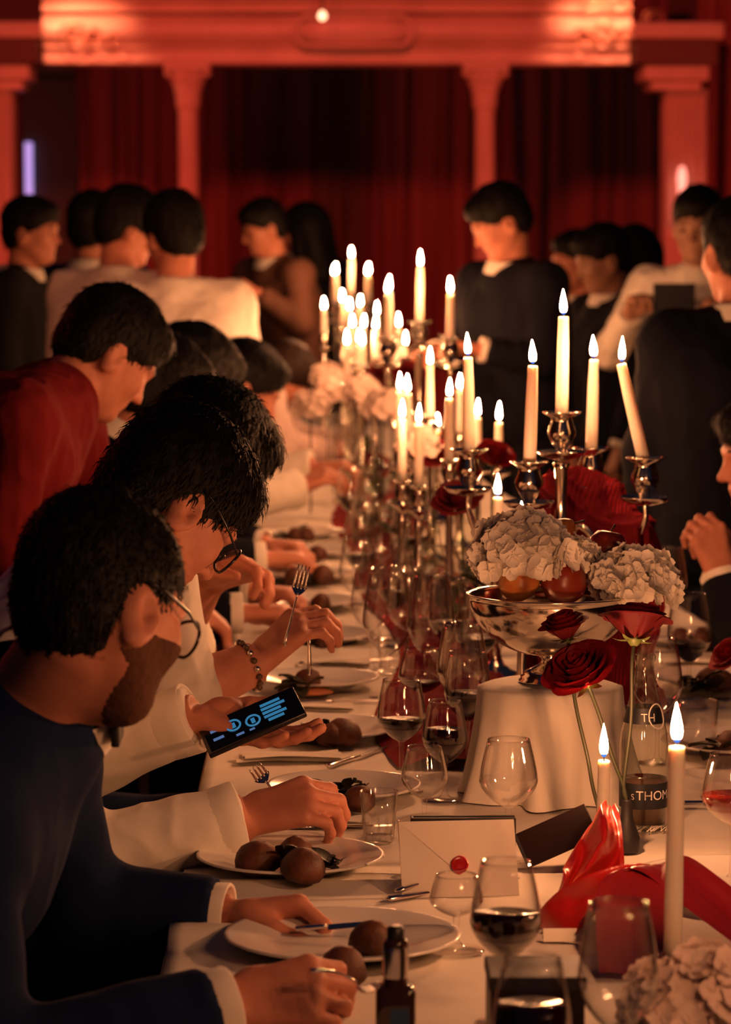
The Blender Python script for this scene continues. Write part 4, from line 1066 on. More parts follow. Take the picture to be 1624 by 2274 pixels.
def slab(p, l, w, ang, dz=.004, curl=0):
    c, s = math.cos(ang), math.sin(ang)
    return grid(lambda u, v: V(p[0], p[1], TZ + dz) + V(c, s, 0) * (u - .5) * l + V(-s, c, 0) * (v - .5) * w + V(0, 0, curl * (u - .5) ** 2 * 4 + .003 * math.sin(v * 9 + u * 4)), 14, 10)
t = thing('book_menu', 'dark red menu leaning behind the red satin', 'menu', T(1240, 1860))
q0 = T(1238, 1930)
part('menu_cover', xf(box((0, 0, 0), (.10, .004, .05), .001), np.array(Matrix.Rotation(-.42, 3, 'Y') @ Matrix.Rotation(-.5, 3, 'X')), q0 + V(0, 0, .045)), M_BOX, t, smooth=False)
part('menu_spine', xf(box((-.0505, .003, 0), (.006, .010, .05), .001), np.array(Matrix.Rotation(-.42, 3, 'Y') @ Matrix.Rotation(-.5, 3, 'X')), q0 + V(0, 0, .045)), M_BLACKCARD, t, smooth=False)
for i, (px, py, l, w, an, lb) in enumerate(((720, 1835, .13, .055, .05, 'folded white napkin between the second and third plates'), (640, 1690, .17, .07, .1, 'folded white napkin between phone plate and fork hand'), (690, 1580, .15, .06, .05, 'folded white napkin above the phone'), (740, 1480, .14, .07, .05, 'white napkin below the bracelet hand plate'), (690, 1392, .14, .06, .0, 'white napkin behind the raised bracelet hand'), (1520, 1480, .12, .06, .1, 'white napkin beside the clasped hands plate'), (650, 1120, .2, .12, .0, 'white napkin by the far diner\'s hand'), (1245, 2040, .08, .05, -.2, 'creased white napkin between big wine glass and ribbon'))):
    p = T(px, py)
    single('napkin', merge(slab(p, l, w, an, .004), slab(p + V(.006, .004, 0), l * .92, w * .9, an + .03, .009)), M_CLOTH, p, lb, 'napkin', 'folded napkins')
p = T(1440, 1845)
t = thing('fringed_napkin', 'pale fringed cloth under the lettered bottle', 'napkin', p)
part('cloth_pad', slab(p + V(0, .03, 0), .08, .06, .2), M_CLOTH, t)
for k in range(22):
    q = p + V(-.035 + .0035 * k, -.006 + .0007 * k, .004)
    part('fringe_strand', tube(spline([q, q + V(-.004 + random.uniform(-.004, .004), -.012, .004), q + V(-.012 + random.uniform(-.006, .006), -.028, 0)], 6), .0008, 5), M_CLOTH, t)
def knife_parts(t, p, dirv, up=(0, 0, 1), L=.215):
    d = nrm(dirv); u = nrm(np.asarray(up, float) - d * np.dot(up, d)); s = np.cross(d, u)
    def fn(a, b):
        x = L * (.46 + .54 * a); w = .0095 * (1 - .15 * a) * (math.sqrt(max(0, 1 - max(0, (a - .7) / .3) ** 2)) if a > .7 else 1)
        return p + d * x + s * w * (b - .15)
    part('blade', merge(grid(fn, 12, 4), xf(grid(fn, 12, 4), t=u * .0012)), M_STEEL, t)
    part('handle', tube([p + d * (L * q) for q in (0, .02, .2, .4, .47)], [.003, .006, .0055, .0045, .0035], 10, flat=.6), M_STEEL, t)
def fork_parts(t, p, dirv, up=(0, 0, 1), L=.195):
    d = nrm(dirv); u = nrm(np.asarray(up, float) - d * np.dot(up, d)); s = np.cross(d, u)
    part('handle', tube([p + d * (L * q) + u * (.006 * math.sin(q * 4)) for q in np.linspace(0, .66, 10)], [.005, .0055, .005, .0042, .0036, .003, .0027, .0026, .0027, .003], 8, flat=.5), M_STEEL, t)
    part('head', grid(lambda a, b: p + d * L * (.64 + .12 * a) + s * (.003 + .009 * math.sin(a * 1.5)) * (b * 2 - 1) + u * (.003 * math.sin(2.6 + a) - .003 * a), 7, 5), M_STEEL, t)
    for k in range(4):
        o = (k - 1.5) * .0058
        part('tine', tube([p + d * L * q + s * o * (1 - .08 * (q - .75)) + u * (-.004 + .055 * (q - .75) ** 2 * 4) for q in (.74, .82, .9, 1.0)], [.0021, .0019, .0016, .0008], 6), M_STEEL, t)
def laid_knife(px, py, ang, label, dz=.006):
    p = T(px, py) + V(0, 0, dz); t = thing('table_knife', label, 'knife', p, 'knives lying on the table')
    knife_parts(t, p - V(math.cos(ang), math.sin(ang), 0) * .1, V(math.cos(ang), math.sin(ang), 0))
def laid_fork(px, py, ang, label, dz=.006):
    p = T(px, py) + V(0, 0, dz); t = thing('table_fork', label, 'fork', p, 'forks lying on the table')
    fork_parts(t, p - V(math.cos(ang), math.sin(ang), 0) * .1, V(math.cos(ang), math.sin(ang), 0))
laid_knife(792, 1688, R(62), 'knife lying right of the fork hand, pointing up the table')
laid_knife(1000, 1985, R(35), 'knife below the wax-sealed envelope')
laid_knife(700, 1845, R(4), 'knife resting across the napkin behind the second plate')
laid_fork(1010, 1975, R(40), 'fork lying along the knife below the envelope', .012)
laid_knife(740, 1565, R(8), 'knife beside the napkin above the phone')
laid_knife(770, 1475, R(20), 'knife right of the bracelet hand')
for i, (px, py) in enumerate(((640, 1262), (640, 1318), (640, 1370), (1510, 1455), (1560, 1560), (1600, 1790))):
    laid_knife(px, py, R(5), ['knife before the eighth plate on the left', 'knife before the seventh plate on the left', 'knife before the sixth plate on the left', 'knife beside the clasped-hands plate', 'knife beside the plate behind the foreground flame', 'knife under the wine glass at the right edge'][i])
# ================================================================ people
def frame(yaw, pitch, roll=0):
    y, p = R(yaw), R(pitch)
    F = V(math.cos(y) * math.cos(p), math.sin(y) * math.cos(p), -math.sin(p))
    U = V(math.cos(y) * math.sin(p), math.sin(y) * math.sin(p), math.cos(p))
    L = np.cross(U, F); r = R(roll)
    return F, L * math.cos(r) + U * math.sin(r), U * math.cos(r) - L * math.sin(r)
def head_prims(c, F, L, U):
    c = np.asarray(c, float); A = np.stack([F, L, U])
    q = lambda x, y, z: c + x * F + y * L + z * U
    P = [El(q(-.012, 0, .035), (.098, .077, .088), A, .02), El(q(.03, 0, -.02), (.062, .066, .085), A, .03),
         Rc(q(.03, 0, -.02), q(.058, 0, -.085), .056, .030, .03)]
    for s in (-1, 1):
        P += [Rc(q(-.005, s * .054, -.035), q(.055, s * .022, -.092), .020, .018, .025),
              El(q(.062, s * .045, -.022), (.02, .018, .02), A, .02)]
    P += [El(q(.081, 0, .022), (.014, .048, .012), A, .016)]
    for s in (-1, 1): P.append(El(q(.098, s * .032, .000), (.016, .018, .012), A, .012, sub=True))
    for s in (-1, 1): P.append(El(q(.076, s * .031, .000), (.0125, .014, .011), A, .003))
    P += [Rc(q(.086, 0, .008), q(.109, 0, -.028), .0075, .0105, .010), El(q(.098, .011, -.031), (.010, .007, .007), A, .006), El(q(.098, -.011, -.031), (.010, .007, .007), A, .006),
          El(q(.088, 0, -.055), (.010, .023, .0055), A, .006), El(q(.086, 0, -.066), (.010, .020, .006), A, .006), El(q(.079, 0, -.092), (.016, .02, .014), A, .014)]
    for s in (-1, 1):
        E = np.stack([nrm(F * .92 + U * .25 - s * L * .2), nrm(L - .25 * s * F), nrm(U * .95 - F * .3)])
        P += [El(q(-.010, s * .080, -.012), (.021, .009, .033), E, .008), El(q(-.012, s * .082, -.040), (.011, .007, .012), E, .008),
              El(q(-.002, s * .091, -.008), (.013, .0085, .022), E, .004, sub=True), El(q(.004, s * .0865, -.018), (.006, .004, .007), E, .004)]
    return P
def hair_prims(c, F, L, U, style):
    c = np.asarray(c, float); A = np.stack([F, L, U]); q = lambda x, y, z: c + x * F + y * L + z * U
    if style == 'buzz':
        P = [El(q(-.013, 0, .038), (.103, .081, .094), A, .02), El(q(-.040, 0, -.022), (.056, .069, .058), A, .03)]
        P += [El(q(.105, 0, -.035), (.085, .12, .085), A, .01, sub=True), Rc(q(.0, .085, -.03), q(.0, -.085, -.03), .030, .030, .012, sub=True)]
    elif style == 'long':
        P = [El(q(-.015, 0, .038), (.115, .094, .10), A, .02), Rc(q(-.05, .03, .0), q(-.08, .04, -.22), .075, .06, .04), Rc(q(-.05, -.03, .0), q(-.08, -.04, -.22), .075, .06, .04),
             Rc(q(0, .07, 0), q(-.01, .085, -.2), .035, .03, .02), Rc(q(0, -.07, 0), q(-.01, -.085, -.2), .035, .03, .02)]
        P += [El(q(.11, 0, -.04), (.075, .07, .085), A, .01, sub=True)]
    elif style == 'full':
        P = [El(q(-.012, 0, .044), (.116, .092, .102), A, .02), El(q(-.055, 0, -.02), (.062, .076, .070), A, .03), El(q(.06, 0, .085), (.05, .06, .035), A, .03)]
        P += [El(q(.108, 0, -.04), (.078, .12, .082), A, .01, sub=True), Rc(q(.002, .1, -.035), q(.002, -.1, -.035), .026, .026, .012, sub=True)]
    else:
        P = [El(q(-.013, 0, .040), (.109, .086, .098), A, .02), El(q(-.05, 0, -.02), (.060, .073, .062), A, .03), El(q(.055, 0, .085), (.04, .055, .025), A, .03)]
        P += [El(q(.108, 0, -.035), (.082, .12, .082), A, .01, sub=True), Rc(q(.002, .1, -.032), q(.002, -.1, -.032), .028, .028, .012, sub=True)]
    return P
def strands(cap, c, F, L, U, n, ln):
    v, f = cap; nn = normals(v, f); r = np.random.default_rng(len(v))
    idx = r.integers(0, len(v), n); p, m = v[idx], nn[idx]
    q = p - c; crown = -.045 * F + .11 * U
    rel = np.stack([q @ F, q @ L, q @ U], 1)
    fl = (q - crown); fl = fl / (np.linalg.norm(fl, axis=1, keepdims=True) + 1e-6)
    fl = fl - U * .7 + r.normal(0, .28, (n, 3)); fl = fl - m * (fl * m).sum(1, keepdims=True); fl /= np.linalg.norm(fl, axis=1, keepdims=True) + 1e-6
    sd = np.cross(m, fl); l = ln * r.uniform(.5, 1.2, (n, 1)); w = .0016 * r.uniform(.7, 1.4, (n, 1)); up = r.uniform(.001, .0045, (n, 1))
    a = p - m * .002; b = p + fl * l * .5 + m * up; e = p + fl * l + m * up * .2
    vs = np.concatenate([a - sd * w, a + sd * w, b - sd * w * .8, b + sd * w * .8, e], 0)
    i = np.arange(n)
    fs = [tuple(x) for x in np.stack([i, i + n, i + 3 * n, i + 2 * n], 1)] + [tuple(x) for x in np.stack([i + 2 * n, i + 3 * n, i + 4 * n], 1)]
    return vs, fs
def hand_prims(w, D, N, side, curl=(40, 45, 25), spread=.04, thumb=(.62, .66, .30), thumb2=(.9, .12, .42), s=1.0, fcurl=None):
    w = np.asarray(w, float); D = nrm(D); N = nrm(np.asarray(N, float) - D * np.dot(N, D))
    L = np.cross(D, N) * (1 if side == 'R' else -1)
    P = []; kn = []
    offs = (.031, .0105, -.0105, -.030); fl = ((.043, .026, .021), (.047, .030, .022), (.043, .027, .021), (.034, .021, .018)); ks = (.086, .090, .085, .077)
    for i in range(4):
        k = w + s * (D * ks[i] + L * offs[i] - N * .003); kn.append(k)
        P.append(Rc(w + s * (D * .012 + L * offs[i] * .55), k, .0155 * s, .0125 * s, .012))
    P.append(El(w + s * (D * .035 + L * .022 + N * .012), (.026 * s, .015 * s, .017 * s), np.stack([D, L, N]), .012))
    tips = []
    for i in range(4):
        cu = curl if fcurl is None else fcurl[i]
        th = 0; p = kn[i]; r = (.0102, .0106, .0100, .0088)[i] * s
        for j in range(3):
            th += R(cu[j]); d = nrm((D + L * spread * (1.5 - i)) * math.cos(th) + N * math.sin(th))
            q = p + d * fl[i][j] * s
            P.append(Rc(p, q, r * (1 - .09 * j), r * (1 - .09 * (j + 1)), .004)); p = q
        tips.append(p)
    b = w + s * (D * .022 + L * .026 + N * .006); d1 = nrm(D * thumb[0] + L * thumb[1] + N * thumb[2]); d2 = nrm(D * thumb2[0] + L * thumb2[1] + N * thumb2[2])
    m1 = b + d1 * .046 * s; m2 = m1 + nrm(d1 + d2) * .032 * s; m3 = m2 + d2 * .026 * s
    P += [Rc(b, m1, .0155 * s, .0125 * s, .012), Rc(m1, m2, .0120 * s, .0110 * s, .004), Rc(m2, m3, .0112 * s, .0088 * s, .004)]
    return P, dict(L=L, D=D, N=N, knuckles=kn, tips=tips, thumb=m3, grip=(tips[0] + m3) / 2, palm=w + s * (D * .06 + N * .03))
def perp(fwd): f = nrm(V(fwd[0], fwd[1], 0)); return V(-f[1], f[0], 0)
def cuff(el, wr, r, t0=-.004, ln=.038, m=None):
    d = nrm(wr - el); e1 = nrm(np.cross(d, V(0, .3, 1))); e2 = np.cross(d, e1); M3 = np.stack([e1, e2, d], 1)
    return xf(lathe([(r * .95, -ln), (r, -ln * .5), (r * 1.03, 0), (r * 1.0, .002), (r * .9, .001), (r * .86, -ln)], 24), M3, wr - d * t0)
def wrinkle(amp, sc, seed, st=(1, 1, 1)):
    return lambda v: amp * (vn(v * sc * np.array(st), seed) + .5 * (1 - 2 * np.abs(vn(v * sc * 1.9 * np.array(st) + 5, seed + 1))))
def person(label, head, neck, pelvis, shR, shL, elR, elL, wrR, wrL, yaw=0, pitch=0, roll=0, h=.006, sit=True, fwd=(1, 0),
           handR=None, handL=None, skin=None, hair='short', hairm=None, top='suit', topm=None, trou=None, girth=1.0, glasses=False,
           collar=True, cuffs=True, sleeve=1.0, bowtie=False, group=None, feet=None, belt=None, headonly=False, name='person', arm=1.0, beard=False, cuff_m=None, tiltcol=0):
    skin = skin or M_SKIN; topm = topm or M_BLACK; trou = trou or M_BLACK; hairm = hairm or M_HAIR
    head, neck, pelvis, shR, shL, elR, elL, wrR, wrL = [np.asarray(x, float) for x in (head, neck, pelvis, shR, shL, elR, elL, wrR, wrL)]
    F, L, U = frame(yaw, pitch, roll)
    f2 = nrm(V(fwd[0], fwd[1], 0)); lat = V(-f2[1], f2[0], 0)     # lat points to the person's left
    base = V(pelvis[0], pelvis[1], 0)
    t = thing(name, label, 'person', base, group)
    up = nrm(neck - pelvis); H = np.linalg.norm(neck - pelvis)
    chest = pelvis + (neck - pelvis) * .66 - np.cross(lat, up) * 0
    hips = [pelvis - lat * .085, pelvis + lat * .085]
    if sit: knees = [pelvis + f2 * .42 - lat * .11 + V(0, 0, .0), pelvis + f2 * .42 + lat * .11]; ank = [V(k[0], k[1], .09) - f2 * .04 for k in knees]
    else:
        fz = feet if feet is not None else V(pelvis[0], pelvis[1], 0)
        ank = [V(fz[0], fz[1], .09) - lat * .10, V(fz[0], fz[1], .09) + lat * .10]
        knees = [(hips[0] + ank[0]) / 2 + f2 * .04, (hips[1] + ank[1]) / 2 + f2 * .04]
    def torso(g, k=.05):
        sc = girth
        P = [Rc(pelvis - lat * .07, chest - lat * .085, .115 * sc + g, .118 * sc + g, k), Rc(pelvis + lat * .07, chest + lat * .085, .115 * sc + g, .118 * sc + g, k),
             Rc(chest, neck - up * .07, .12 * sc + g, .085 + g, k), Rc(shR, neck - up * .035, .052 + g, .056 + g, k), Rc(shL, neck - up * .035, .052 + g, .056 + g, k),
             Rc(chest - lat * .085, shR - up * .02, .11 * sc + g, .058 + g, k), Rc(chest + lat * .085, shL - up * .02, .11 * sc + g, .058 + g, k)]
        return P
    def arms(g, upto=1.0, k=.025, flare=0):
        P = []
        for s, e, w in ((shR, elR, wrR), (shL, elL, wrL)):
            P.append(Rc(s, e, .050 * arm + g, .042 * arm + g, k))
            if upto > 0: P.append(Rc(e, e + (w - e) * upto, .042 * arm + g, (.042 + (.029 - .042) * upto) * arm + g + flare, k, cutb=True))
        return P
    def legs(g, k=.03):
        P = []
        for a, b_, c_ in zip(hips, knees, ank): P += [Rc(a, b_, .082 + g, .058 + g, k), Rc(b_, c_, .056 + g, .042 + g, k)]
        return P
    # one continuous body
    body = torso(-.004) + arms(0, 1.0, .02) + legs(-.006) + [Rc(neck - up * .05, head - F * .022 - U * .045, .062, .054, .03)] + head_prims(head, F, L, U)
    info = {}
    for sd, el, wr, hd in (('R', elR, wrR, handR), ('L', elL, wrL, handL)):
        hd = dict(hd or {}); D = hd.pop('D', wr - el); N = hd.pop('N', V(0, 0, -1))
        P, inf = hand_prims(wr, D, N, sd, **hd); body += P; info[sd] = inf
    for a in ank: body.append(Rc(a, a + f2 * .13 - V(0, 0, .05), .04, .032, .02))
    part('body', sdf(body, h), skin, t)
    cap = sdf(hair_prims(head, F, L, U, hair), max(h, .004), wrinkle(.0025, 60, 3, (1, 1, .5)))
    part('hair', merge(cap, strands(cap, head, F, L, U, 3200 if h < .0055 else (1400 if h < .009 else 600), .030 if hair != 'buzz' else .016)), hairm, t)
    if beard:
        A = np.stack([F, L, U]); q = lambda x, y, z: head + x * F + y * L + z * U
        P = []
        for z_ in head_prims(head, F, L, U)[:8]:
            if isinstance(z_, El): z_.r = z_.r + .0016
            else: z_.ra += .0016; z_.rb += .0016
            P.append(z_)
        P += [El(q(.01, 0, .155), (.26, .26, .185), A, .006, sub=True), El(q(-.265, 0, -.05), (.25, .35, .4), A, .006, sub=True), El(q(.115, 0, -.052), (.05, .026, .014), A, .004, sub=True)]
        part('beard', sdf(P, max(h * .75, .003), wrinkle(.0008, 160, 5)), M_STUB, t)
    q = lambda x, y, z: head + x * F + y * L + z * U
    for s in (-1, 1):
        part('eyebrow', tube([q(.0925, s * .014, .021), q(.0925, s * .030, .027), q(.083, s * .047, .022)], [.003, .0034, .0018], 6), hairm, t)
        if pitch < 25: part('eye', xf(lathe([(0, .0032), (.004, .0028), (.0085, .0005), (.0095, -.002)], 12), np.stack([L * 1.2, U * .62, F], 1), q(.0872, s * .031, .000)), M_EYE, t)
    # clothing
    amp = .0035 if h < .007 else .006
    if top == 'suit':
        part('jacket', sdf(torso(.016) + arms(.014, .90 * sleeve, .03, .004), max(h, .006), wrinkle(amp, 11, 1, (1, 1, .6))), topm, t)
    else:
        part('shirt', sdf(torso(.010) + arms(.011 if sleeve > .3 else .020, sleeve * .97, .03, .002), max(h, .005), wrinkle(amp * 1.25, 15, 2, (1, 1, .7))), topm, t)
    part('trousers', sdf([Rc(pelvis - lat * .07, pelvis - lat * .07 + up * .05, .125, .125, .04), Rc(pelvis + lat * .07, pelvis + lat * .07 + up * .05, .125, .125, .04)] + legs(.008), max(h, .008), wrinkle(amp, 9, 4)), trou, t)
    for a in ank: part('shoe', sdf([Rc(a - V(0, 0, .045) - f2 * .03, a + f2 * .15 - V(0, 0, .055), .043, .036, .03), Rc(a, a - V(0, 0, .04), .042, .044, .03)], max(h, .008)), M_BLACKCARD, t)
    if collar:
        nd = nrm(head - F * .022 - U * .045 - (neck - up * .05)); e1 = nrm(np.cross(nd, lat)); e2 = np.cross(nd, e1); M3 = np.stack([e1, e2, nd], 1)
        cb = neck + nd * (.016 if top == 'suit' else -.004)
        part('collar', xf(lathe([(.098, -.022), (.090, .0), (.082, .017), (.080, .022), (.077, .018), (.084, .0)], 28), M3, cb), M_SHIRT if top == 'suit' else topm, t)
        if bowtie:
            fc = cb - e1 * (.092 if np.dot(e1, F) < 0 else -.092)
            for s in (-1, 1): part('bow_tie', xf(box((0, s * .022, 0), (.010, .040, .026), .004), np.stack([f2, lat, V(0, 0, 1)], 1), fc), M_BLACKCARD, t)
    if cuffs:
        for el, wr in ((elR, wrR), (elL, wrL)):
            part('cuff', cuff(el, wr, (.042 if top == 'suit' else .0455) * arm, .004 if top == 'suit' else .010, .045), cuff_m or (M_SHIRT if top == 'suit' else topm), t)
    if glasses:
        q = lambda x, y, z: head + x * F + y * L + z * U
        g = part('glasses', merge(*[tube([q(.108 - .006 * abs(math.cos(a)), s * .034 + .024 * math.cos(a), -.002 + .0215 * math.sin(a)) for a in np.linspace(0, 6.283, 28)], .0021, 6, False) for s in (-1, 1)], tube([q(.106, -.010, .004), q(.112, 0, .008), q(.106, .010, .004)], .002, 6)), M_GLASSES, t)
        for s in (-1, 1):
            part('temple', tube([q(.101, s * .058, .006), q(.06, s * .080, .012), q(.012, s * .086, .022), q(-.015, s * .088, .022)], .002, 6), M_GLASSES, g)
            part('lens', xf(lathe([(0, .0012), (.012, .0008), (.0205, 0)], 20), np.stack([L, U, F], 1), q(.104, s * .034, -.002)), M_LENS, g)
    return t, info

def chair_proto():
    t = thing('dining_chair', 'x', 'chair', (0, 0, 0), 'dining chairs')
    part('seat', box((0, 0, .445), (.43, .43, .045), .018), M_SEAT, t)
    part('seat_frame', box((0, 0, .415), (.44, .44, .03), .006), M_WOOD, t, smooth=False)
    for x in (-.19, .19):
        for y in (-.19, .19):
            part('leg', tube([V(x, y, .41), V(x * 1.06, y * 1.06, 0)], [.02, .015], 8), M_WOOD, t)
    for y in (-.19, .19): part('back_post', tube([V(-.20, y, .42), V(-.235, y, .7), V(-.28, y, .93)], [.018, .016, .014], 8), M_WOOD, t)
    part('top_rail', tube([V(-.28, -.20, .92), V(-.30, 0, .94), V(-.28, .20, .92)], .02, 8, flat=.6), M_WOOD, t)
    for y in (-.1, 0, .1): part('back_slat', tube([V(-.21, y, .44), V(-.25, y, .7), V(-.295, y, .93)], .009, 6), M_WOOD, t)
    return t
CH = chair_proto(); ch_used = [False]
def chair(x, y, rz, label):
    if not ch_used[0]:
        ch_used[0] = True; CH.location = (x, y, 0); CH.rotation_euler = (0, 0, rz); CH['label'] = label; return CH
    return dup(CH, (x, y, 0), rz, 1, label)

# ---- guest 1: nearest, navy suit, glasses, eating
h1 = W(222, 1348, 3.46)
n1 = W(96, 1545, 3.53)
p1, i1 = person('bespectacled man in navy suit bending over the nearest plate', h1, n1, (-.66, 3.5, .595), (-.385, 3.34, .95), (-.335, 3.69, .975),
    W(-60, 2390, 3.2), W(170, 2010, 3.78), W(520, 2230, 3.30), W(512, 2040, 3.74), yaw=44, pitch=24, roll=-6, h=.004, sit=True,
    handR=dict(D=(1, .12, .13), N=(.25, .75, -.6), curl=(38, 55, 35), thumb=(.8, .35, .5), thumb2=(.95, -.1, .3)),
    handL=dict(D=(1, -.05, .05), N=(.15, -.55, -.8), curl=(45, 60, 30), thumb=(.75, .3, .6), thumb2=(.95, -.1, .3)),
    hair='buzz', topm=M_NAVY, trou=M_NAVY, glasses=True, bowtie=True, beard=True, group='seated guests on the left')
chair(-.66, 3.5, 0, 'dining chair under the navy-suited man in front')
g = i1['L']; t = thing('table_knife', 'knife held by the navy-suited man, pointing right over the nearest plate', 'knife', g['grip'])
kd = nrm(V(1, .0, .08)); knife_parts(t, W(655, 2062, 3.66), kd, (0, -.5, 1), .085)
t = thing('table_fork', 'fork held in the navy-suited man\'s right fist', 'fork', i1['R']['grip'])
fork_parts(t, W(690, 2155, 3.25), nrm(V(.75, .25, -.30)), (0, 0, 1), .08)

# ---- guest 2: white shirt, glasses, phone in the left hand, fork in the right
p2, i2 = person('man in white shirt with glasses looking down at a phone', W(382, 1118, 4.32), W(262, 1215, 4.30), (-.66, 4.3, .595), (-.37, 4.13, 1.02), (-.35, 4.48, 1.03),
    W(130, 1925, 4.12), W(110, 1720, 4.47), W(545, 1815, 4.17), W(440, 1588, 4.42), yaw=28, pitch=48, h=.004,
    handR=dict(D=(.92, .05, .22), N=(.15, .55, -.75), curl=(35, 50, 30), thumb=(.8, .35, .45), thumb2=(.95, -.05, .3)),
    handL=dict(D=(.90, -.28, -.22), N=(.35, -.25, .9), curl=(4, 22, 18), thumb=(.80, .55, .25), thumb2=(.95, .1, .15)),
    hair='short', top='shirt', topm=M_SHIRT, trou=M_NAVY, glasses=True, group='seated guests on the left', arm=1.12)
chair(-.66, 4.3, 0, 'dining chair under the man with the phone')
ph = W(566, 1618, 4.38); a_ = nrm(V(.90, .10, .38)); s_ = nrm(V(-.16, -.72, -.46)); s_ = nrm(s_ - a_ * np.dot(s_, a_)); n_ = np.cross(s_, a_)
if n_[2] < 0: n_ = -n_
ph = ph + n_ * .012
PM = np.stack([a_, s_, n_], 1)
t = thing('smartphone', 'black smartphone with a lit blue screen in the white-shirted man\'s hand', 'phone', ph)
part('case', xf(box((0, 0, 0), (.148, .072, .0085), .004), PM, ph), M_PHONE, t)
scn = part('screen', xf(box((0, 0, .0045), (.138, .065, .0006)), PM, ph), mat('screen_glass', (.004, .004, .006), .12), t, smooth=False)
def scr(x, y, w, hh, m): part('screen_text', xf(box((x, y, .0051), (w, hh, .0004)), PM, ph), m, scn, smooth=False)
for k, (ln, off) in enumerate(((.030, 0), (.036, .002), (.028, -.002), (.034, .001), (.024, 0))): scr(.034 + off, -.020 + .0095 * k, ln, .006, M_CYAN)
for x, y in ((.002, .004), (-.026, -.004)):
    part('screen_icon', xf(tube([V(x + .010 * math.cos(q), y + .012 * math.sin(q), .0052) for q in np.linspace(0, 6.283, 20)], .0016, 6, False), PM, ph), M_CYAN, scn)
    scr(x, y, .006, .012, M_CYAN)
scr(-.050, -.010, .020, .006, M_BLUEW); scr(-.052, .010, .016, .006, M_BLUEW); scr(-.022, .021, .012, .005, M_BLUEW); scr(-.004, .022, .008, .004, M_BLUEW)
t = thing('table_fork', 'fork held upright in the white-shirted man\'s right fist', 'fork', i2['R']['grip'])
fork_parts(t, W(640, 1800, 4.22), nrm(W(562, 1698, 4.22) - W(640, 1800, 4.22)), (0, -1, .3), .078)
t = thing('ring', 'thin gold ring on the fork hand', 'ring', i2['R']['knuckles'][2]); kk = i2['R']['knuckles'][2]
part('band', xf(lathe([(.0105, -.002), (.0118, -.002), (.0118, .002), (.0105, .002), (.0105, -.002)], 16), np.stack([i2['R']['L'], i2['R']['N'], i2['R']['D']], 1), kk + i2['R']['D'] * .012 + i2['R']['N'] * .012), M_STEEL, t)

# ---- guest 3: white rolled sleeves, bracelet, fork raised
p3, i3 = person('dark-haired guest in rolled white sleeves wearing a bracelet', W(452, 1030, 5.05), W(330, 1150, 5.0), (-.64, 5.0, .595), (-.27, 4.85, 1.06), (-.30, 5.2, 1.07),
    W(395, 1545, 4.78), W(380, 1420, 5.35), W(572, 1470, 4.83), W(455, 1290, 5.3), yaw=20, pitch=40, h=.005,
    handR=dict(D=(.72, .1, .62), N=(.55, .45, -.6), curl=(35, 50, 30)), handL=dict(D=(.8, -.35, .25), N=(.2, -.5, -.7), curl=(40, 50, 30)),
    hair='short', top='shirt', topm=M_SHIRT, trou=M_NAVY, sleeve=.12, cuffs=False, group='seated guests on the left', arm=1.15)
chair(-.64, 5.0, 0, 'dining chair under the guest with the bracelet')
d_ = nrm(W(572, 1470, 4.83) - W(395, 1545, 4.78)); e1 = nrm(np.cross(d_, V(0, 0, 1))); e2 = np.cross(d_, e1)
bc = W(572, 1470, 4.83) - d_ * .016
t = thing('bracelet', 'beaded dark bracelet on the raised forearm', 'bracelet', bc)
for k in range(18):
    a = 6.283 * k / 18
    part('bead', xf(lathe([(0, -.0052), (.004, -.0035), (.0055, 0), (.004, .0035), (0, .0052)], 8), np.stack([e1, e2, d_], 1), bc + .039 * (math.cos(a) * e1 + math.sin(a) * e2)), M_BRACE if k % 4 else M_STEEL, t)
t = thing('table_fork', 'fork raised in the bracelet hand', 'fork', i3['R']['grip'])
fork_parts(t, W(632, 1435, 4.78), nrm(V(.16, .25, .62)), (0, -1, .2), .13)
t = thing('table_knife', 'knife held upright beside the bracelet hand', 'knife', W(685, 1470, 4.85))
knife_parts(t, W(688, 1500, 4.9), nrm(V(-.02, .1, 1)), (1, .3, 0), .12)

# ---- guest 4: dark red top, leaning in behind the row
person('guest in a dark red knit top leaning in behind the seated row', W(240, 785, 6.2), W(150, 878, 6.1), (-.86, 6.05, .95), (-.55, 5.86, 1.235), (-.50, 6.24, 1.26),
    (-.58, 5.80, .98), (-.42, 6.3, .99), (-.42, 5.85, .82), (-.25, 6.3, .84), yaw=25, pitch=42, h=.007, sit=False, feet=V(-.95, 6.05, 0), hair='short', hairm=M_HAIR,
    top='shirt', topm=M_REDTOP, trou=M_BLACK, cuffs=False, collar=False, girth=1.18, group='guests behind the left row')
# ---- further seated guests
person('guest in dark suit whose lit ear shows behind the raised heads', W(352, 878, 6.7), W(262, 985, 6.65), (-.70, 6.65, .595), (-.42, 6.48, 1.04), (-.40, 6.83, 1.05),
    (-.42, 6.42, .80), (-.36, 6.9, .8), (-.15, 6.45, .80), (-.13, 6.8, .80), yaw=30, pitch=30, h=.007, hair='short', topm=M_BLACK, group='seated guests on the left')
chair(-.70, 6.65, 0, 'dining chair under the guest with the lit ear')
person('guest in white shirt with lit ear leaning far over the table', W(540, 862, 8.6), W(470, 960, 8.55), (-.62, 8.6, .595), (-.34, 8.42, 1.0), (-.32, 8.78, 1.02),
    W(470, 1110, 8.3), W(520, 1060, 8.9), W(660, 1085, 8.5), W(700, 1040, 8.85), yaw=12, pitch=30, h=.008, hair='short', top='shirt', topm=M_SHIRT, trou=M_BLACK, group='seated guests on the left', arm=1.2,
    handR=dict(D=(.8, .0, .35), N=(.3, .3, -.8), curl=(40, 50, 30)))
chair(-.62, 8.6, 0, 'dining chair under the leaning white-shirted guest')
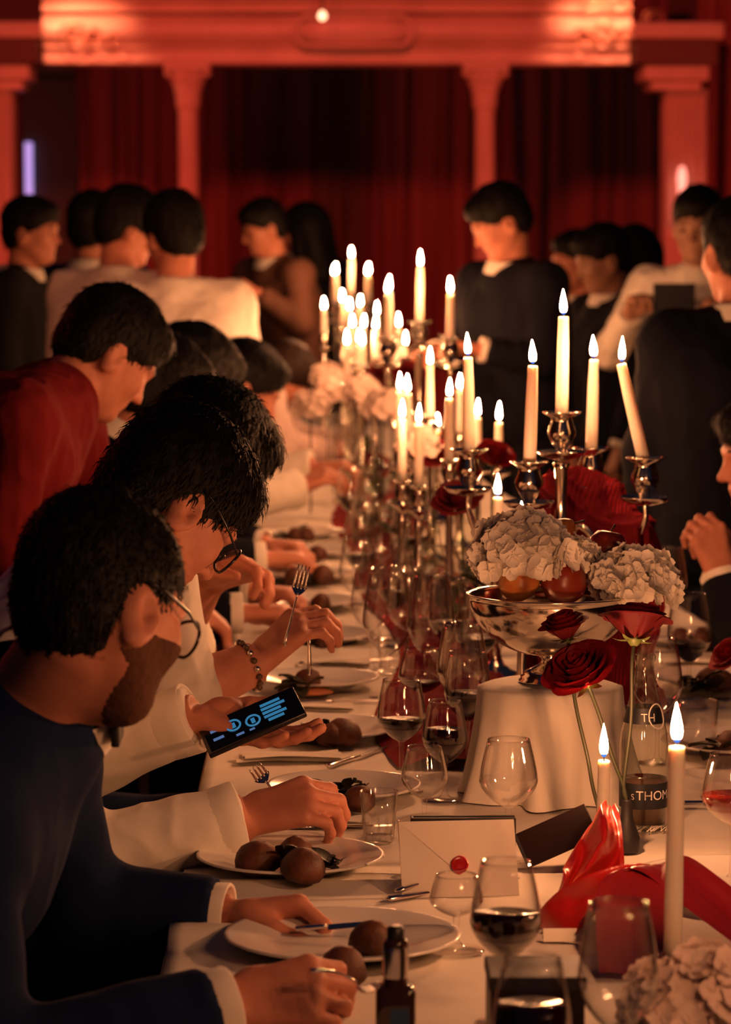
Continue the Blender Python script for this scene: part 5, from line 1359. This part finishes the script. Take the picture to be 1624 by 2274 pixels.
person('dark-haired guest between the red top and the standing white shirt', W(420, 845, 7.7), W(350, 935, 7.7), (-.66, 7.65, .595), (-.42, 7.5, 1.04), (-.40, 7.85, 1.05),
    (-.40, 7.45, .80), (-.36, 7.9, .8), (-.12, 7.5, .80), (-.12, 7.8, .80), yaw=25, pitch=35, h=.008, hair='full', topm=M_BLACK, group='seated guests on the left')
chair(-.66, 7.65, 0, 'dining chair under the dark-haired guest in the middle of the row')
person('guest in pale pink shirt bent low at the far end of the left row', W(628, 838, 11.3), W(590, 880, 11.25), (-.62, 11.2, .595), (-.18, 11.05, 1.0), (-.16, 11.4, 1.02),
    (-.1, 10.9, .82), (-.1, 11.5, .83), (.06, 11.0, .80), (.08, 11.4, .80), yaw=5, pitch=50, h=.01, hair='short', hairm=M_HAIRB, top='shirt', topm=M_PINK, trou=M_BLACK, group='seated guests on the left')
chair(-.62, 11.2, 0, 'farthest dining chair in the left row, under the pink shirt')

# ---- standing guests
def stander(label, px, py, d, yaw, body_yaw, pitch=10, H=None, lean=0.0, topm=None, top='suit', arms='down', hair='short', h=.010, group='guests standing at the back', **k):
    hd = W(px, py, d); f = V(math.cos(R(body_yaw)), math.sin(R(body_yaw)), 0); lat = V(-f[1], f[0], 0)
    neck = hd - V(0, 0, .165) - f * (.045 + .06 * lean)
    pel = V(neck[0], neck[1], neck[2] - .50) - f * lean * .5
    sr, sl = neck - lat * .185 - V(0, 0, .045), neck + lat * .185 - V(0, 0, .045)
    if arms == 'down': er, el = sr + V(0, 0, -.27) - lat * .05, sl + V(0, 0, -.27) + lat * .05; wr_, wl = er + f * .08 + V(0, 0, -.22), el + f * .08 + V(0, 0, -.22)
    elif arms == 'front': er, el = sr + V(0, 0, -.26) - lat * .04 + f * .04, sl + V(0, 0, -.26) + lat * .04 + f * .04; wr_, wl = er + f * .2 + lat * .1 + V(0, 0, .02), el + f * .2 - lat * .1 + V(0, 0, .04)
    else: er, el = sr + V(0, 0, -.22) - lat * .12 + f * .06, sl + V(0, 0, -.22) + lat * .12 + f * .06; wr_, wl = er + f * .16 + lat * .12 + V(0, 0, .14), el + f * .16 - lat * .12 + V(0, 0, .14)
    feet = V(pel[0], pel[1], 0) - f * .03
    return person(label, hd, neck, pel, sr, sl, er, el, wr_, wl, yaw=yaw, pitch=pitch, h=h, sit=False, fwd=f[:2], feet=feet, hair=hair, top=top, topm=topm or M_BLACK, group=group, **k)
stander('man in dark suit at the far left looking right', 70, 515, 11.6, -15, -10, 5, topm=M_CHAR)
stander('man in dark suit seen from behind next to the green panel', 208, 505, 12.0, 60, 70, 5, topm=M_NAVY, hair='full')
stander('guest in white shirt leaning left beside the broad-backed one', 285, 505, 10.5, 20, 60, 20, lean=.3, top='shirt', topm=M_SHIRT, hair='full', cuffs=False, trou=M_BLACK)
stander('broad-backed man in white shirt seen from behind', 385, 523, 9.85, 115, 92, 18, lean=.25, top='shirt', topm=M_SHIRT, hair='full', h=.008, cuffs=False, trou=M_BLACK, girth=1.08)
stander('red-lit guest with raised arm left of the long-haired woman', 585, 505, 14.3, 200, 215, 20, topm=M_BROWN, arms='up', lean=.2, cuffs=False)
stander('woman with long dark hair in black at the centre back', 676, 512, 14.8, 150, 140, 10, topm=M_BLACK, hair='long', cuffs=False)
stander('man in dark suit with white collar before the right column, looking down', 1112, 492, 10.8, 190, 215, 30, topm=M_BLACK, arms='front', lean=.1)
stander('red-lit guest half hidden right of the suited man', 1280, 582, 12.8, 200, 210, 5, topm=M_BROWN, cuffs=False)
stander('guest in dark jacket with a pale collar, left of the long-haired one', 1338, 575, 11.8, 195, 200, 20, topm=M_BLACK, skin=M_SKIN2)
stander('dark long-haired guest standing before the right pillar', 1408, 575, 12.2, 100, 90, 5, topm=M_BLACK, hair='long', cuffs=False)
_, i11 = stander('man in pale shirt facing us in front of the glowing sconce', 1551, 500, 10.6, -110, -110, 12, top='shirt', topm=M_SHIRT, arms='up', trou=M_BLACK, skin=M_SKIN2)
stander('big man in black suit with his back turned at the right edge', 1640, 560, 7.6, 110, 100, 10, topm=M_BLACK, h=.007, girth=1.25)
p = (i11['R']['palm'] + i11['L']['palm']) / 2 + V(-.03, -.03, .03)
t = thing('serving_tray', 'dark tray held up in front of the pale-shirted man', 'tray', p)
part('tray_base', box(p, (.13, .02, .11), .008), M_TRAY, t, smooth=False)
part('tray_rim', tube([p + V(-.066, -.01, -.055), p + V(.066, -.01, -.055), p + V(.066, -.01, .055), p + V(-.066, -.01, .055), p + V(-.066, -.01, -.055)], .006, 6), M_TRAY, t)

# ---- seated on the right, hands clasped
hR, hL = W(1600, 1272, 6.26), W(1606, 1268, 6.38)
person('guest in black suit with clasped hands at the right edge', W(1712, 1010, 6.4), W(1790, 1130, 6.42), (1.42, 6.4, .595), W(1790, 1200, 6.62), W(1790, 1200, 6.20),
    W(1660, 1440, 6.58), W(1655, 1450, 6.18), hL + V(.0, .02, -.01), hR, yaw=188, pitch=10, h=.005, fwd=(-1, 0),
    handR=dict(D=(-.30, -.22, .9), N=(-.3, -.9, -.1), curl=(55, 60, 35), thumb=(.85, .2, .4)), handL=dict(D=(-.30, .12, .9), N=(-.35, .9, 0), curl=(55, 60, 35), thumb=(.85, .2, .4)),
    topm=M_BLACK, group=None)
chair(1.42, 6.4, math.pi, 'dining chair under the guest with clasped hands')
def cream(c):
    for o in c.children:
        if o.name.split('.')[0] in ('top_rail', 'back_slat', 'back_post'):
            o.material_slots[0].link = 'OBJECT'; o.material_slots[0].material = M_CREAM
    return c
cream(chair(1.02, 9.2, math.pi, 'pale empty dining chair on the right beyond the velvet'))
cream(chair(1.10, 8.35, math.pi + .2, 'pale empty dining chair on the right behind the tilted candle'))
